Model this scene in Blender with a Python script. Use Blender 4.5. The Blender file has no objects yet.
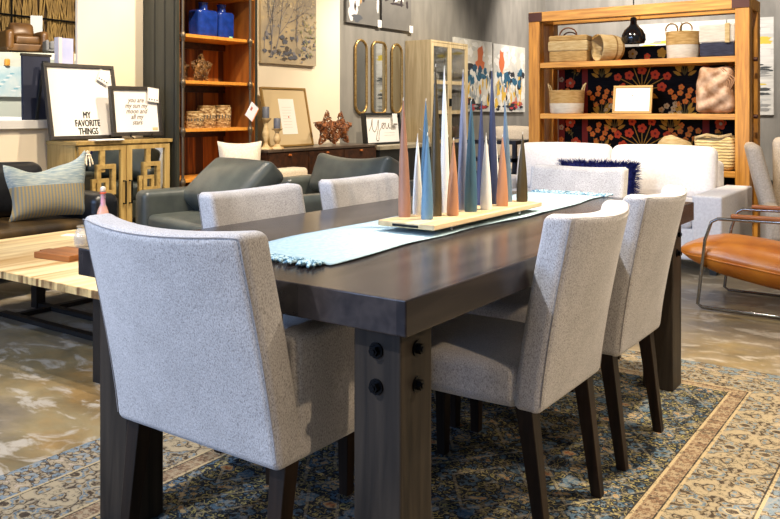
import bpy, math, random
from mathutils import Vector, Matrix
rnd = random.Random(7)
sc = bpy.context.scene
COL = sc.collection
PI = math.pi
# ------------------------------------------------------------------ camera
CF, CH, YAW, CZ = 811.4, 111.1, 0.6118, 1.136
cam_d = bpy.data.cameras.new('camera'); cam = bpy.data.objects.new('camera', cam_d); COL.objects.link(cam)
cam.location = (0, 0, CZ); cam.rotation_euler = (PI/2, 0, YAW)
cam_d.sensor_width = 36; cam_d.lens = CF*36/780; cam_d.shift_y = -(259.5-CH)/780
cam_d.clip_start = .05; cam_d.clip_end = 100
sc.camera = cam
# ------------------------------------------------------------------ world, lights, exposure
w = bpy.data.worlds.new('world'); sc.world = w; w.use_nodes = True
w.node_tree.nodes['Background'].inputs[0].default_value = (1.0, .93, .86, 1)
w.node_tree.nodes['Background'].inputs[1].default_value = .2
sc.view_settings.view_transform = 'Standard'; sc.view_settings.look = 'None'
sc.view_settings.gamma = 1; sc.view_settings.exposure = 0.1; sc.view_settings.use_curve_mapping = False
def area(loc, target, sx, sy, power, col):
    l = bpy.data.lights.new('area', 'AREA'); l.shape = 'RECTANGLE'; l.size = sx; l.size_y = sy; l.energy = power; l.color = col
    o = bpy.data.objects.new('area_light', l); COL.objects.link(o); o.location = loc
    o.rotation_euler = (Vector(target)-Vector(loc)).to_track_quat('-Z', 'Y').to_euler(); return o
def spot(loc, target, power, col, size=75, blend=.6, r=.05):
    l = bpy.data.lights.new('spot', 'SPOT'); l.energy = power; l.color = col; l.spot_size = math.radians(size); l.spot_blend = blend; l.shadow_soft_size = r
    o = bpy.data.objects.new('ceiling_spot', l); COL.objects.link(o); o.location = loc
    o.rotation_euler = (Vector(target)-Vector(loc)).to_track_quat('-Z', 'Y').to_euler(); return o
WARM = (1, .84, .64); COOL = (.38, .58, 1)
area((-4.0, -4.0, 2.5), (-1.6, 1.5, .8), 7, 1.7, 400, COOL)       # shop window behind the camera
spot((-2.2, -1.0, 3.5), (-1.4, 1.8, .5), 560, (.84, .90, 1), 80)
spot((-2.3, 2.0, 3.8), (-1.6, 2.6, .7), 300, (1, .93, .86), 80)
spot((2.0, 1.3, 2.7), (-.9, 1.9, .4), 200, (1, .76, .50), 60)      # track spots over the dining set
spot((.9, 3.4, 3.5), (-.6, 2.7, 0), 330, WARM, 62)
spot((-.42, 2.9, 3.8), (-.5, 2.7, 0), 1000, (1, .85, .64), 56)
spot((-.2, 5.4, 3.7), (-.5, 4.2, 0), 260, WARM, 80)
spot((-3.2, 4.9, 3.8), (-2.4, 7.5, 1.25), 600, WARM, 50)             # shelf wash
spot((-1.1, 4.9, 3.8), (-1.7, 7.4, 1.25), 480, WARM, 48)
spot((-2.2, 4.4, 3.8), (-2.0, 6.1, .4), 105, (1, .90, .78), 60)       # white sofa
spot((-2.9, 5.0, 3.8), (-5.8, 5.6, 1.1), 640, (1, .83, .62), 75)              # left wall
spot((-4.0, 3.2, 3.8), (-5.7, 3.9, .8), 420, (1, .84, .64), 75)
spot((-4.0, 8.2, 3.9), (-5.8, 8.6, 1.4), 620, (1, .90, .76), 85)
spot((-3.6, 2.4, 3.8), (-4.0, 2.6, 0), 420, WARM, 80)                # coffee table
spot((-3.0, 3.6, 3.8), (-4.0, 4.4, .4), 160, (.8, .88, 1), 60)
spot((-4.2, 11, 3.9), (-4.9, 13, 1.8), 560, (1, .92, .84), 110)
spot((-1.6, 10.6, 3.9), (-2.6, 13, 1.6), 520, (1, .92, .84), 100)
spot((-10.5, 8.0, 4.6), (-13.5, 8.8, 2.4), 1300, WARM, 110, r=.2)
spot((-8.5, 5.0, 3.8), (-11, 5.6, 1.2), 800, (1, .95, .88), 110, r=.2)
# ------------------------------------------------------------------ point helpers: a pixel of the frame carried to a known plane of the room
S_, C_ = math.sin(YAW), math.cos(YAW)
def ray(px, py):
    a = (px-390)/CF; return Vector((-S_+a*C_, C_+a*S_, -(py-CH)/CF))
def at_z(px, py, z): r = ray(px, py); return r*((z-CZ)/r.z)+Vector((0, 0, CZ))
def at_x(px, py, x): r = ray(px, py); return r*(x/r.x)+Vector((0, 0, CZ))
def at_d(px, py, d): return ray(px, py)*d+Vector((0, 0, CZ))
def at_y(px, py, y): r = ray(px, py); return r*(y/r.y)+Vector((0, 0, CZ))
# ------------------------------------------------------------------ materials
def lin(c):
    if isinstance(c, str):
        c = c.lstrip('#'); c = [int(c[i:i+2], 16)/255 for i in (0, 2, 4)]
    return tuple(((x/12.92) if x <= .04045 else ((x+.055)/1.055)**2.4) for x in c)+(1,)
MC = {}
def mat(name, col, rough=.5, metal=0, col2=None, scale=8, stretch=(1, 1, 1), detail=4, lo=.35, hi=.65, bump=0, bscale=None, bstretch=None, spec=.5, sheen=0, coat=0, trans=0, emit=None, alpha=1, dist=0, col3=None):
    if name in MC: return MC[name]
    m = bpy.data.materials.new(name); m.use_nodes = True; nt = m.node_tree; b = nt.nodes['Principled BSDF']
    b.inputs['Base Color'].default_value = lin(col); b.inputs['Roughness'].default_value = rough; b.inputs['Metallic'].default_value = metal
    b.inputs['Specular IOR Level'].default_value = spec; b.inputs['Sheen Weight'].default_value = sheen; b.inputs['Coat Weight'].default_value = coat
    b.inputs['Transmission Weight'].default_value = trans; b.inputs['Alpha'].default_value = alpha
    if emit: b.inputs['Emission Color'].default_value = lin(col); b.inputs['Emission Strength'].default_value = emit
    tc = nt.nodes.new('ShaderNodeTexCoord')
    def noise(sc_, st):
        mp = nt.nodes.new('ShaderNodeMapping'); mp.inputs['Scale'].default_value = st; nt.links.new(tc.outputs['Object'], mp.inputs[0])
        n = nt.nodes.new('ShaderNodeTexNoise'); n.inputs['Scale'].default_value = sc_; n.inputs['Detail'].default_value = detail; n.inputs['Distortion'].default_value = dist
        nt.links.new(mp.outputs[0], n.inputs[0]); return n
    if col2:
        n = noise(scale, stretch); r = nt.nodes.new('ShaderNodeValToRGB')
        r.color_ramp.elements[0].position = lo; r.color_ramp.elements[1].position = hi
        r.color_ramp.elements[0].color = lin(col); r.color_ramp.elements[1].color = lin(col2)
        if col3: e = r.color_ramp.elements.new((lo+hi)/2); e.color = lin(col3)
        nt.links.new(n.outputs[0], r.inputs[0]); nt.links.new(r.outputs[0], b.inputs['Base Color'])
    if bump:
        n = noise(bscale or scale, bstretch or stretch); bp = nt.nodes.new('ShaderNodeBump'); bp.inputs['Strength'].default_value = bump; bp.inputs['Distance'].default_value = .004
        nt.links.new(n.outputs[0], bp.inputs['Height']); nt.links.new(bp.outputs[0], b.inputs['Normal'])
    MC[name] = m; return m
def woven(name, col, col2, sx=60, sz=60, rough=.8, bump=.8):
    """horizontal coils crossed by strands"""
    if name in MC: return MC[name]
    m = mat(name, col, rough, col2=col2, scale=14, stretch=(1, 1, 5), lo=.3, hi=.7)
    nt = m.node_tree; b = nt.nodes['Principled BSDF']; tc = nt.nodes.new('ShaderNodeTexCoord')
    wv = nt.nodes.new('ShaderNodeTexWave'); wv.bands_direction = 'Z'; wv.inputs['Scale'].default_value = sz; wv.inputs['Distortion'].default_value = 2; wv.inputs['Detail'].default_value = 3; wv.inputs['Detail Scale'].default_value = 3
    nt.links.new(tc.outputs['Object'], wv.inputs[0]); bp = nt.nodes.new('ShaderNodeBump'); bp.inputs['Strength'].default_value = bump; bp.inputs['Distance'].default_value = .006
    nt.links.new(wv.outputs[0], bp.inputs['Height']); nt.links.new(bp.outputs[0], b.inputs['Normal']); return m
def tweed(name, dark, mid, light, sc1=330):
    if name in MC: return MC[name]
    m = mat(name, mid, .92, sheen=.25, spec=.15); nt = m.node_tree; b = nt.nodes['Principled BSDF']
    tc = nt.nodes.new('ShaderNodeTexCoord')
    mp = nt.nodes.new('ShaderNodeMapping'); mp.inputs['Scale'].default_value = (1, 1, .55); nt.links.new(tc.outputs['Object'], mp.inputs[0])
    n = nt.nodes.new('ShaderNodeTexNoise'); n.inputs['Scale'].default_value = sc1; n.inputs['Detail'].default_value = 2; nt.links.new(mp.outputs[0], n.inputs[0])
    r = nt.nodes.new('ShaderNodeValToRGB'); r.color_ramp.elements[0].position = .3; r.color_ramp.elements[0].color = lin(dark)
    e = r.color_ramp.elements.new(.48); e.color = lin(mid); r.color_ramp.elements[-1].position = .7; r.color_ramp.elements[-1].color = lin(light)
    nt.links.new(n.outputs[0], r.inputs[0])
    n2 = nt.nodes.new('ShaderNodeTexNoise'); n2.inputs['Scale'].default_value = 14; n2.inputs['Detail'].default_value = 3; nt.links.new(tc.outputs['Object'], n2.inputs[0])
    mx = nt.nodes.new('ShaderNodeMix'); mx.data_type = 'RGBA'; mx.blend_type = 'MULTIPLY'; mx.inputs[0].default_value = 1
    r2 = nt.nodes.new('ShaderNodeValToRGB'); r2.color_ramp.elements[0].position = .3; r2.color_ramp.elements[0].color = (.86, .86, .86, 1); r2.color_ramp.elements[1].position = .7
    nt.links.new(n2.outputs[0], r2.inputs[0]); nt.links.new(r.outputs[0], mx.inputs[6]); nt.links.new(r2.outputs[0], mx.inputs[7]); nt.links.new(mx.outputs[2], b.inputs['Base Color'])
    bp = nt.nodes.new('ShaderNodeBump'); bp.inputs['Strength'].default_value = .35; bp.inputs['Distance'].default_value = .002
    nt.links.new(n.outputs[0], bp.inputs['Height']); nt.links.new(bp.outputs[0], b.inputs['Normal']); return m
def wood(name, dark, light, axis=0, rough=.45, scale=5, plank=None, coat=0, spec=.5, bump=.15, contrast=(.3, .7)):
    """stretched noise grain along axis; plank = (board width, axis across) adds board to board tone changes"""
    if name in MC: return MC[name]
    st = [9, 9, 9]; st[axis] = .7
    m = mat(name, dark, rough, coat=coat, spec=spec); nt = m.node_tree; b = nt.nodes['Principled BSDF']; L = nt.links.new
    tc = nt.nodes.new('ShaderNodeTexCoord'); mp = nt.nodes.new('ShaderNodeMapping'); mp.inputs['Scale'].default_value = st; L(tc.outputs['Object'], mp.inputs[0])
    n = nt.nodes.new('ShaderNodeTexNoise'); n.inputs['Scale'].default_value = scale; n.inputs['Detail'].default_value = 6; n.inputs['Distortion'].default_value = .6; L(mp.outputs[0], n.inputs[0])
    r = nt.nodes.new('ShaderNodeValToRGB'); r.color_ramp.elements[0].position = contrast[0]; r.color_ramp.elements[1].position = contrast[1]
    r.color_ramp.elements[0].color = lin(dark); r.color_ramp.elements[1].color = lin(light)
    out = r.outputs[0]; src = n.outputs[0]
    if plank:
        sp = nt.nodes.new('ShaderNodeSeparateXYZ'); L(tc.outputs['Object'], sp.inputs[0])
        d = nt.nodes.new('ShaderNodeMath'); d.operation = 'DIVIDE'; d.inputs[1].default_value = plank[0]; L(sp.outputs[plank[1]], d.inputs[0])
        f = nt.nodes.new('ShaderNodeMath'); f.operation = 'FLOOR'; L(d.outputs[0], f.inputs[0])
        wn = nt.nodes.new('ShaderNodeTexWhiteNoise'); wn.noise_dimensions = '1D'; L(f.outputs[0], wn.inputs['W'])
        a = nt.nodes.new('ShaderNodeMath'); a.operation = 'MULTIPLY_ADD'; a.inputs[1].default_value = plank[2] if len(plank) > 2 else .35; L(wn.outputs[0], a.inputs[0]); L(n.outputs[0], a.inputs[2])
        s2 = nt.nodes.new('ShaderNodeMath'); s2.operation = 'SUBTRACT'; s2.inputs[1].default_value = (plank[2] if len(plank) > 2 else .35)/2; L(a.outputs[0], s2.inputs[0]); src = s2.outputs[0]
    L(src, r.inputs[0]); L(out, b.inputs['Base Color'])
    bp = nt.nodes.new('ShaderNodeBump'); bp.inputs['Strength'].default_value = bump; bp.inputs['Distance'].default_value = .003; L(n.outputs[0], bp.inputs['Height']); L(bp.outputs[0], b.inputs['Normal'])
    return m
# ------------------------------------------------------------------ mesh builder
class MB:
    def __init__(s): s.v = []; s.f = []; s.mi = []; s.m = 0
    def add(s, vs, fs, fn=None):
        o = len(s.v)
        for p in vs: s.v.append(tuple(fn(*p)) if fn else tuple(p))
        for f in fs: s.f.append(tuple(i+o for i in f)); s.mi.append(s.m)
        return s
    def box(s, x0, x1, y0, y1, z0, z1, fn=None):
        vs = [(x, y, z) for x in (x0, x1) for y in (y0, y1) for z in (z0, z1)]
        return s.add(vs, [(0, 1, 3, 2), (4, 6, 7, 5), (0, 4, 5, 1), (2, 3, 7, 6), (0, 2, 6, 4), (1, 5, 7, 3)], fn)
    def quad(s, a, b, c, d): return s.add([a, b, c, d], [(0, 1, 2, 3)])
    def bar(s, p0, p1, s0, s1=None, t0=None, t1=None):
        """square tapered bar from p0 to p1; s0,s1 widths in x; t in y"""
        s1 = s1 or s0; t0 = t0 or s0; t1 = t1 or s1; vs = []
        for p, a, b in ((p0, s0, t0), (p1, s1, t1)):
            for dx, dy in ((-1, -1), (1, -1), (1, 1), (-1, 1)): vs.append((p[0]+dx*a/2, p[1]+dy*b/2, p[2]))
        fs = [(0, 3, 2, 1), (4, 5, 6, 7)]+[(i, (i+1) % 4, (i+1) % 4+4, i+4) for i in range(4)]
        return s.add(vs, fs)
    def tube(s, path, r, n=8, closed=False, caps=True):
        P = [Vector(p) for p in path]; N = len(P); vs = []; fs = []; up = Vector((0, 0, 1)); prev = None
        for i, p in enumerate(P):
            a = P[(i-1) % N] if (i or closed) else p; b = P[(i+1) % N] if (i < N-1 or closed) else p
            t = (b-a).normalized()
            if prev is None:
                q = up if abs(t.z) < .9 else Vector((1, 0, 0)); u = t.cross(q).normalized()
            else: u = (prev-t*prev.dot(t)).normalized()
            prev = u; v = t.cross(u); rr = r[i] if isinstance(r, (list, tuple)) else r
            for k in range(n): th = 2*PI*k/n; vs.append(tuple(p+u*math.cos(th)*rr+v*math.sin(th)*rr))
        for i in range(N if closed else N-1):
            j = (i+1) % N
            for k in range(n): fs.append((i*n+k, i*n+(k+1) % n, j*n+(k+1) % n, j*n+k))
        if caps and not closed: fs.append(tuple(range(n-1, -1, -1))); fs.append(tuple((N-1)*n+k for k in range(n)))
        return s.add(vs, fs)
    def lathe(s, prof, n=24, c=(0, 0, 0), fn=None, sx=1, sy=1, cap=True):
        vs = []; fs = []
        for r, z in prof:
            for k in range(n): th = 2*PI*k/n; vs.append((c[0]+r*sx*math.cos(th), c[1]+r*sy*math.sin(th), c[2]+z))
        for i in range(len(prof)-1):
            for k in range(n): fs.append((i*n+k, i*n+(k+1) % n, (i+1)*n+(k+1) % n, (i+1)*n+k))
        if cap:
            if prof[0][0] > 1e-5: fs.append(tuple(range(n-1, -1, -1)))
            if prof[-1][0] > 1e-5: fs.append(tuple((len(prof)-1)*n+k for k in range(n)))
        return s.add(vs, fs, fn)
    def soft(s, sx, sy, sz, r, puff=(0, 0, 0), c=(0, 0, 0), fn=None, n=10):
        H = (sx/2, sy/2, sz/2); r = min(r, min(H)*.98); ax = []
        for h in H:
            e = [h-r*(1-k) for k in (0, .15, .4, .7, 1)]; k = max(2, n) if h > .08 else 3
            inn = [(-1+2*i/k)*(h-r) for i in range(1, k)]
            ax.append([-x for x in reversed(e)]+inn+e)
        idx = {}; vs = []; fs = []
        def V(p):
            k = tuple(round(x, 6) for x in p)
            if k in idx: return idx[k]
            q = [max(-(H[i]-r), min(H[i]-r, p[i])) for i in range(3)]; d = [p[i]-q[i] for i in range(3)]
            L = math.sqrt(sum(x*x for x in d)) or 1
            P = [q[i]+d[i]/L*r for i in range(3)]
            u = [P[i]/H[i] for i in range(3)]
            for i in range(3):
                if puff[i]:
                    j, l = [a for a in range(3) if a != i]
                    P[i] += puff[i]*max(0, 1-u[j]**2)*max(0, 1-u[l]**2)*u[i]
            P = [P[i]+c[i] for i in range(3)]
            vs.append(tuple(fn(*P)) if fn else tuple(P)); idx[k] = len(vs)-1; return idx[k]
        for a in range(3):
            b, d = (a+1) % 3, (a+2) % 3
            for sg in (-1, 1):
                for i in range(len(ax[b])-1):
                    for j in range(len(ax[d])-1):
                        q = []
                        for (ii, jj) in ((i, j), (i+1, j), (i+1, j+1), (i, j+1)):
                            p = [0, 0, 0]; p[a] = sg*H[a]; p[b] = ax[b][ii]; p[d] = ax[d][jj]; q.append(V(p))
                        fs.append(tuple(q if sg > 0 else reversed(q)))
        return s.add(vs, fs)
    def pillow(s, w_, h_, t, fn=None, n=14, pinch=.06, sag=0):
        """stands in the xz plane, thickness along y, centred"""
        vs = []; fs = []
        for sd in (-1, 1):
            o = len(vs)
            for i in range(n+1):
                for j in range(n+1):
                    u = -1+2*i/n; v = -1+2*j/n
                    x = u*w_/2*(1-pinch*(1-v*v)); z = v*h_/2*(1-pinch*(1-u*u))-sag*(1-u*u)*(v+1)/2*h_
                    th = t/2*((1-abs(u)**2.6)*(1-abs(v)**2.6))**.5
                    p = (x, sd*th, z+h_/2); vs.append(tuple(fn(*p)) if fn else p)
            for i in range(n):
                for j in range(n):
                    q = [o+i*(n+1)+j, o+(i+1)*(n+1)+j, o+(i+1)*(n+1)+j+1, o+i*(n+1)+j+1]
                    fs.append(tuple(q if sd < 0 else reversed(q)))
        return s.add(vs, fs)
    def build(s, name, m, parent=None, smooth=None, bevel=0, weld=False):
        me = bpy.data.meshes.new(name); me.from_pydata(s.v, [], s.f)
        for x in (m if isinstance(m, (list, tuple)) else [m]): me.materials.append(x)
        if max(s.mi, default=0): me.polygons.foreach_set('material_index', s.mi)
        me.validate(); me.update()
        if smooth is not None:
            me.polygons.foreach_set('use_smooth', [True]*len(me.polygons))
            if smooth < 170: me.set_sharp_from_angle(angle=math.radians(smooth))
        o = bpy.data.objects.new(name, me); COL.objects.link(o)
        if parent: o.parent = parent
        if weld: md = o.modifiers.new('weld', 'WELD'); md.merge_threshold = .0005
        if bevel: md = o.modifiers.new('bevel', 'BEVEL'); md.width = bevel; md.segments = 2; md.limit_method = 'ANGLE'; md.harden_normals = False
        return o
def tag(o, label=None, cat=None, group=None, kind=None):
    if label: o['label'] = label
    if cat: o['category'] = cat
    if group: o['group'] = group
    if kind: o['kind'] = kind
    return o
def thing(name, label, cat, loc=(0, 0, 0), rz=0, group=None, rx=0):
    o = bpy.data.objects.new(name, None); COL.objects.link(o); o.empty_display_size = .1
    o.location = loc; o.rotation_euler = (rx, 0, rz); return tag(o, label, cat, group)
def dup(root, loc, rz, label, group=None, scale=None):
    def cp(o, par):
        c = o.copy(); COL.objects.link(c)
        if par: c.parent = par
        for ch in list(o.children): cp(ch, c)
        return c
    c = cp(root, None); c.location = loc; c.rotation_euler = (0, 0, rz); c['label'] = label
    if group: c['group'] = group
    if scale: c.scale = scale
    return c
def text(s, size, m, parent, name='lettering', x=0, z=0, y=-.001, heavy=0, shear=0, bold=0, align='CENTER', sx=1, label=None, rot=0, line=1):
    cu = bpy.data.curves.new(name, 'FONT'); cu.body = s; cu.size = size; cu.align_x = align; cu.align_y = 'CENTER'; cu.shear = shear; cu.offset = bold; cu.space_line = line; cu.resolution_u = 3
    t = bpy.data.objects.new(name, cu); COL.objects.link(t)
    me = bpy.data.meshes.new_from_object(t.evaluated_get(bpy.context.evaluated_depsgraph_get())); COL.objects.unlink(t); bpy.data.objects.remove(t)
    c, sn = math.cos(rot), math.sin(rot)
    for v in me.vertices:
        a, b = v.co.x*sx, v.co.y; v.co = (x+a*c-b*sn, y, z+a*sn+b*c)
    if heavy:
        vs = [tuple(v.co) for v in me.vertices]; fs = [tuple(p.vertices) for p in me.polygons]; m2 = MB()
        for k, (a, b) in enumerate(((-1, 0), (1, 0), (0, 1), (0, -1), (0, 0))): m2.add([(v[0]+a*heavy, v[1]-k*.00005, v[2]+b*heavy*.7) for v in vs], fs)
        o = m2.build(name, m, parent); return o
    me.materials.clear(); me.materials.append(m)
    o = bpy.data.objects.new(name, me); COL.objects.link(o); o.parent = parent
    return o
# ------------------------------------------------------------------ material library
chair_fab = tweed('chair_tweed', '#868281', '#b0acaa', '#c8c4c3', 420)
espresso = wood('espresso_top', '#1f1b1d', '#3a3331', axis=1, rough=.24, scale=3, plank=(.13, 0, .3), spec=.38, bump=.08)
espresso_leg = wood('espresso_leg', '#1d1a18', '#3c342c', axis=2, rough=.45, scale=3, bump=.12, spec=.16)
dark_leg = wood('dark_chair_leg', '#120e0b', '#2c2018', axis=2, rough=.42, scale=4, spec=.2)
black_metal = mat('black_metal', '#121315', .35, .7)
iron = mat('iron_bolt', '#0c0d10', .35, .8)
honey = wood('honey_pine', '#93611f', '#d9a04a', axis=0, rough=.5, scale=4, contrast=(.25, .75))
honey_v = wood('honey_pine_upright', '#8a5716', '#d3963c', axis=2, rough=.5, scale=4, contrast=(.25, .75))
white_fab = mat('white_linen', '#e3dedb', .9, col2='#efebe8', scale=60, bump=.15, sheen=.2, spec=.2)
offwhite_fab = mat('oatmeal_linen', '#cdbfa6', .9, col2='#ddd0ba', scale=80, bump=.2, spec=.2)
black_leather = mat('black_leather', '#0d0e11', .36, col2='#17181c', scale=30, bump=.25, bscale=90)
warm_lit_seat = mat('black_leather_warm_reflection', '#2a2013', .32, col2='#574221', scale=3, stretch=(2, .6, 1), bump=.2, bscale=60)  # black leather seat; warm light reflected on it is painted in as brown
green_leather = mat('grey_green_leather', '#444844', .34, col2='#52564f', scale=8, bump=.25, bscale=110)
rust_leather = mat('rust_leather', '#ad5f18', .33, col2='#c27724', scale=6, bump=.15, bscale=120)
chrome = mat('polished_steel', '#9c9a97', .2, 1)
gold_oak = wood('gold_oak', '#8c6f3a', '#b79a5c', axis=1, rough=.5, scale=3, bump=.1)
gold_oak_v = wood('gold_oak_upright', '#94763e', '#bfa264', axis=2, rough=.5, scale=3, bump=.1)
mirror = mat('mirror_glass', '#c9c9c2', .03, 1)
black_paint = mat('black_paint', '#141513', .5, col2='#1f201c', scale=20, stretch=(1, 1, .2))
olive_paint = mat('olive_black_paint', '#25271f', .5, col2='#31332a', scale=6, stretch=(3, 3, .3))
cedar = wood('cedar_back', '#3f1c0b', '#96491c', axis=2, rough=.55, scale=3, plank=(.09, 1, .45))
cedar_shelf = wood('cedar_shelf', '#c07a26', '#e39b3c', axis=1, rough=.5, scale=4)
pipe = mat('bronze_pipe', '#6b5c48', .4, .7)
walnut = wood('walnut', '#21120a', '#4c2c17', axis=1, rough=.4, scale=3)
paper = mat('white_paper', '#f0ece4', .7)
frame_dark = mat('dark_frame', '#26221e', .45, col2='#39332c', scale=20, stretch=(1, 1, .3))
ink = mat('black_ink', '#12100e', .6)
ink_soft = mat('grey_brown_ink', '#5d5248', .6)
cream_wall = mat('cream_plaster', '#e6d7bb', .85, col2='#ebdec6', scale=1.2)
floor_m = None
# concrete floor -----------------------------------------------------
def concrete():
    m = bpy.data.materials.new('polished_concrete'); m.use_nodes = True; nt = m.node_tree; b = nt.nodes['Principled BSDF']; L = nt.links.new
    tc = nt.nodes.new('ShaderNodeTexCoord')
    def nz(s, d, dist=0, st=(1, 1, 1)):
        mp = nt.nodes.new('ShaderNodeMapping'); mp.inputs['Scale'].default_value = st; L(tc.outputs['Object'], mp.inputs[0])
        n = nt.nodes.new('ShaderNodeTexNoise'); n.inputs['Scale'].default_value = s; n.inputs['Detail'].default_value = d; n.inputs['Distortion'].default_value = dist; n.inputs['Roughness'].default_value = .64; L(mp.outputs[0], n.inputs[0]); return n
    def rp(n, st):
        r = nt.nodes.new('ShaderNodeValToRGB'); e = r.color_ramp.elements; e[0].position, e[0].color = st[0][0], lin(st[0][1]); e[1].position, e[1].color = st[-1][0], lin(st[-1][1])
        for p, c in st[1:-1]: q = e.new(p); q.color = lin(c)
        L(n.outputs[0], r.inputs[0]); return r
    a = rp(nz(.8, 7, .4), [(.32, '#5d574c'), (.46, '#837a6b'), (.55, '#80755a'), (.65, '#826b46')])
    c = rp(nz(2.6, 10, .5, (.8, 1.4, 1)), [(.36, '#3f3b35'), (.5, '#9b9384'), (.66, '#d8d0c1')])
    k = rp(nz(4.5, 12, .9, (1, 1.7, 1)), [(.52, '#000000'), (.62, '#ffffff')])
    mx = nt.nodes.new('ShaderNodeMix'); mx.data_type = 'RGBA'; mx.blend_type = 'OVERLAY'; mx.inputs[0].default_value = .5
    L(a.outputs[0], mx.inputs[6]); L(c.outputs[0], mx.inputs[7])
    m2 = nt.nodes.new('ShaderNodeMix'); m2.data_type = 'RGBA'; f = nt.nodes.new('ShaderNodeMath'); f.operation = 'MULTIPLY'; f.inputs[1].default_value = .6
    L(k.outputs[0], f.inputs[0]); L(f.outputs[0], m2.inputs[0]); L(mx.outputs[2], m2.inputs[6]); m2.inputs[7].default_value = lin('#b3ada3'); L(m2.outputs[2], b.inputs['Base Color'])
    b.inputs['Roughness'].default_value = .33
    return m
# oriental rug: ornament folded in both directions, borders by the distance to the edge
RX0, RX1, RY0, RY1 = -2.42, -.30, .72, 3.77
def rug_mat():
    m = bpy.data.materials.new('faded_oriental_rug'); m.use_nodes = True; nt = m.node_tree; b = nt.nodes['Principled BSDF']; L = nt.links.new
    b.inputs['Roughness'].default_value = .95; b.inputs['Specular IOR Level'].default_value = .1
    def M(op, a, c=None, d=None):
        n = nt.nodes.new('ShaderNodeMath'); n.operation = op
        for i, x in enumerate((a, c, d)):
            if x is None: continue
            if isinstance(x, (int, float)): n.inputs[i].default_value = x
            else: L(x, n.inputs[i])
        return n.outputs[0]
    tc = nt.nodes.new('ShaderNodeTexCoord'); sp = nt.nodes.new('ShaderNodeSeparateXYZ'); L(tc.outputs['Object'], sp.inputs[0]); X, Y = sp.outputs[0], sp.outputs[1]
    dx = M('MINIMUM', M('SUBTRACT', X, RX0), M('SUBTRACT', RX1, X)); dy = M('MULTIPLY', M('MINIMUM', M('SUBTRACT', Y, RY0), M('SUBTRACT', RY1, Y)), 1.35)
    d = M('MINIMUM', dx, dy)
    def orn(per, sc_, lo, hi, det=3, zz=0, px=None, py=None):
        cb = nt.nodes.new('ShaderNodeCombineXYZ'); L(M('PINGPONG', X, px or per), cb.inputs[0]); L(M('PINGPONG', Y, py or per), cb.inputs[1]); cb.inputs[2].default_value = zz
        n = nt.nodes.new('ShaderNodeTexNoise'); n.inputs['Scale'].default_value = sc_; n.inputs['Detail'].default_value = det; n.inputs['Roughness'].default_value = .7; L(cb.outputs[0], n.inputs[0])
        mr = nt.nodes.new('ShaderNodeMapRange'); mr.inputs[1].default_value = lo; mr.inputs[2].default_value = hi; L(n.outputs[0], mr.inputs[0]); return mr.outputs[0]
    def ramp(src, st, const=False):
        r = nt.nodes.new('ShaderNodeValToRGB'); e = r.color_ramp.elements
        if const: r.color_ramp.interpolation = 'CONSTANT'
        e[0].position, e[0].color = st[0][0], lin(st[0][1]); e[1].position, e[1].color = st[-1][0], lin(st[-1][1])
        for p, c in st[1:-1]: q = e.new(p); q.color = lin(c)
        L(src, r.inputs[0]); return r.outputs[0]
    def mix(f, a, c, mode='MIX'):
        n = nt.nodes.new('ShaderNodeMix'); n.data_type = 'RGBA'; n.blend_type = mode
        if isinstance(f, (int, float)): n.inputs[0].default_value = f
        else: L(f, n.inputs[0])
        L(a, n.inputs[6]); L(c, n.inputs[7]); return n.outputs[2]
    navy, steel, tan, rust, cream, olive, brown = '#141d27', '#3f5566', '#8a7859', '#85583a', '#9c9078', '#6f6236', '#33281f'
    field = ramp(orn(.21, 9, .32, .68, det=3, px=.21, py=.27), [(0, steel), (.28, navy), (.42, '#7d7446'), (.47, navy), (.6, steel), (.68, navy), (.72, tan), (.85, rust)], True)
    # lattice of concentric diamonds
    fx = M('PINGPONG', X, .23); fy = M('PINGPONG', Y, .31); dia = M('PINGPONG', M('ADD', fx, M('MULTIPLY', fy, .75)), .055)
    lat = M('LESS_THAN', dia, .006)
    field = mix(M('MULTIPLY', lat, .32), field, ramp(fx, [(0, cream), (1, tan)]))
    bord = ramp(orn(.115, 13, .34, .66, zz=3, det=1.5), [(0, '#8c8069'), (.32, '#7d7362'), (.42, '#3f352b'), (.50, '#7f725d'), (.57, '#5d6a72'), (.66, '#8c8069'), (.84, '#3f352b')], True)
    stripe = ramp(orn(.04, 30, .3, .7, zz=5), [(0, '#857660'), (.45, '#6a5442'), (.7, '#83705a')], True)
    guard = ramp(orn(.09, 20, .3, .7, zz=8, det=2), [(0, '#66727a'), (.4, '#463b30'), (.52, '#867a66'), (.8, '#95897a')], True)
    def band(lo, hi): return M('MULTIPLY', M('GREATER_THAN', d, lo), M('LESS_THAN', d, hi))
    line = nt.nodes.new('ShaderNodeRGB'); line.outputs[0].default_value = lin('#9a8a6c'); ln = line.outputs[0]
    dk = nt.nodes.new('ShaderNodeRGB'); dk.outputs[0].default_value = lin('#2f2a26'); dk = dk.outputs[0]
    c = guard
    c = mix(M('GREATER_THAN', d, .165), c, bord); c = mix(M('GREATER_THAN', d, .385), c, stripe); c = mix(M('GREATER_THAN', d, .455), c, field)
    for q in (.16, .385, .452): c = mix(band(q-.006, q+.004), c, ln); c = mix(band(q+.004, q+.009), c, dk)
    n = nt.nodes.new('ShaderNodeTexNoise'); n.inputs['Scale'].default_value = 70; n.inputs['Detail'].default_value = 4; n.inputs['Roughness'].default_value = .8; L(tc.outputs['Object'], n.inputs[0])
    n2 = nt.nodes.new('ShaderNodeTexNoise'); n2.inputs['Scale'].default_value = 16; n2.inputs['Detail'].default_value = 5; n2.inputs['Roughness'].default_value = .75; L(tc.outputs['Object'], n2.inputs[0])
    wear = M('GREATER_THAN', M('ADD', M('MULTIPLY', n.outputs[0], .55), M('MULTIPLY', n2.outputs[0], .45)), .535)
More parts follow.
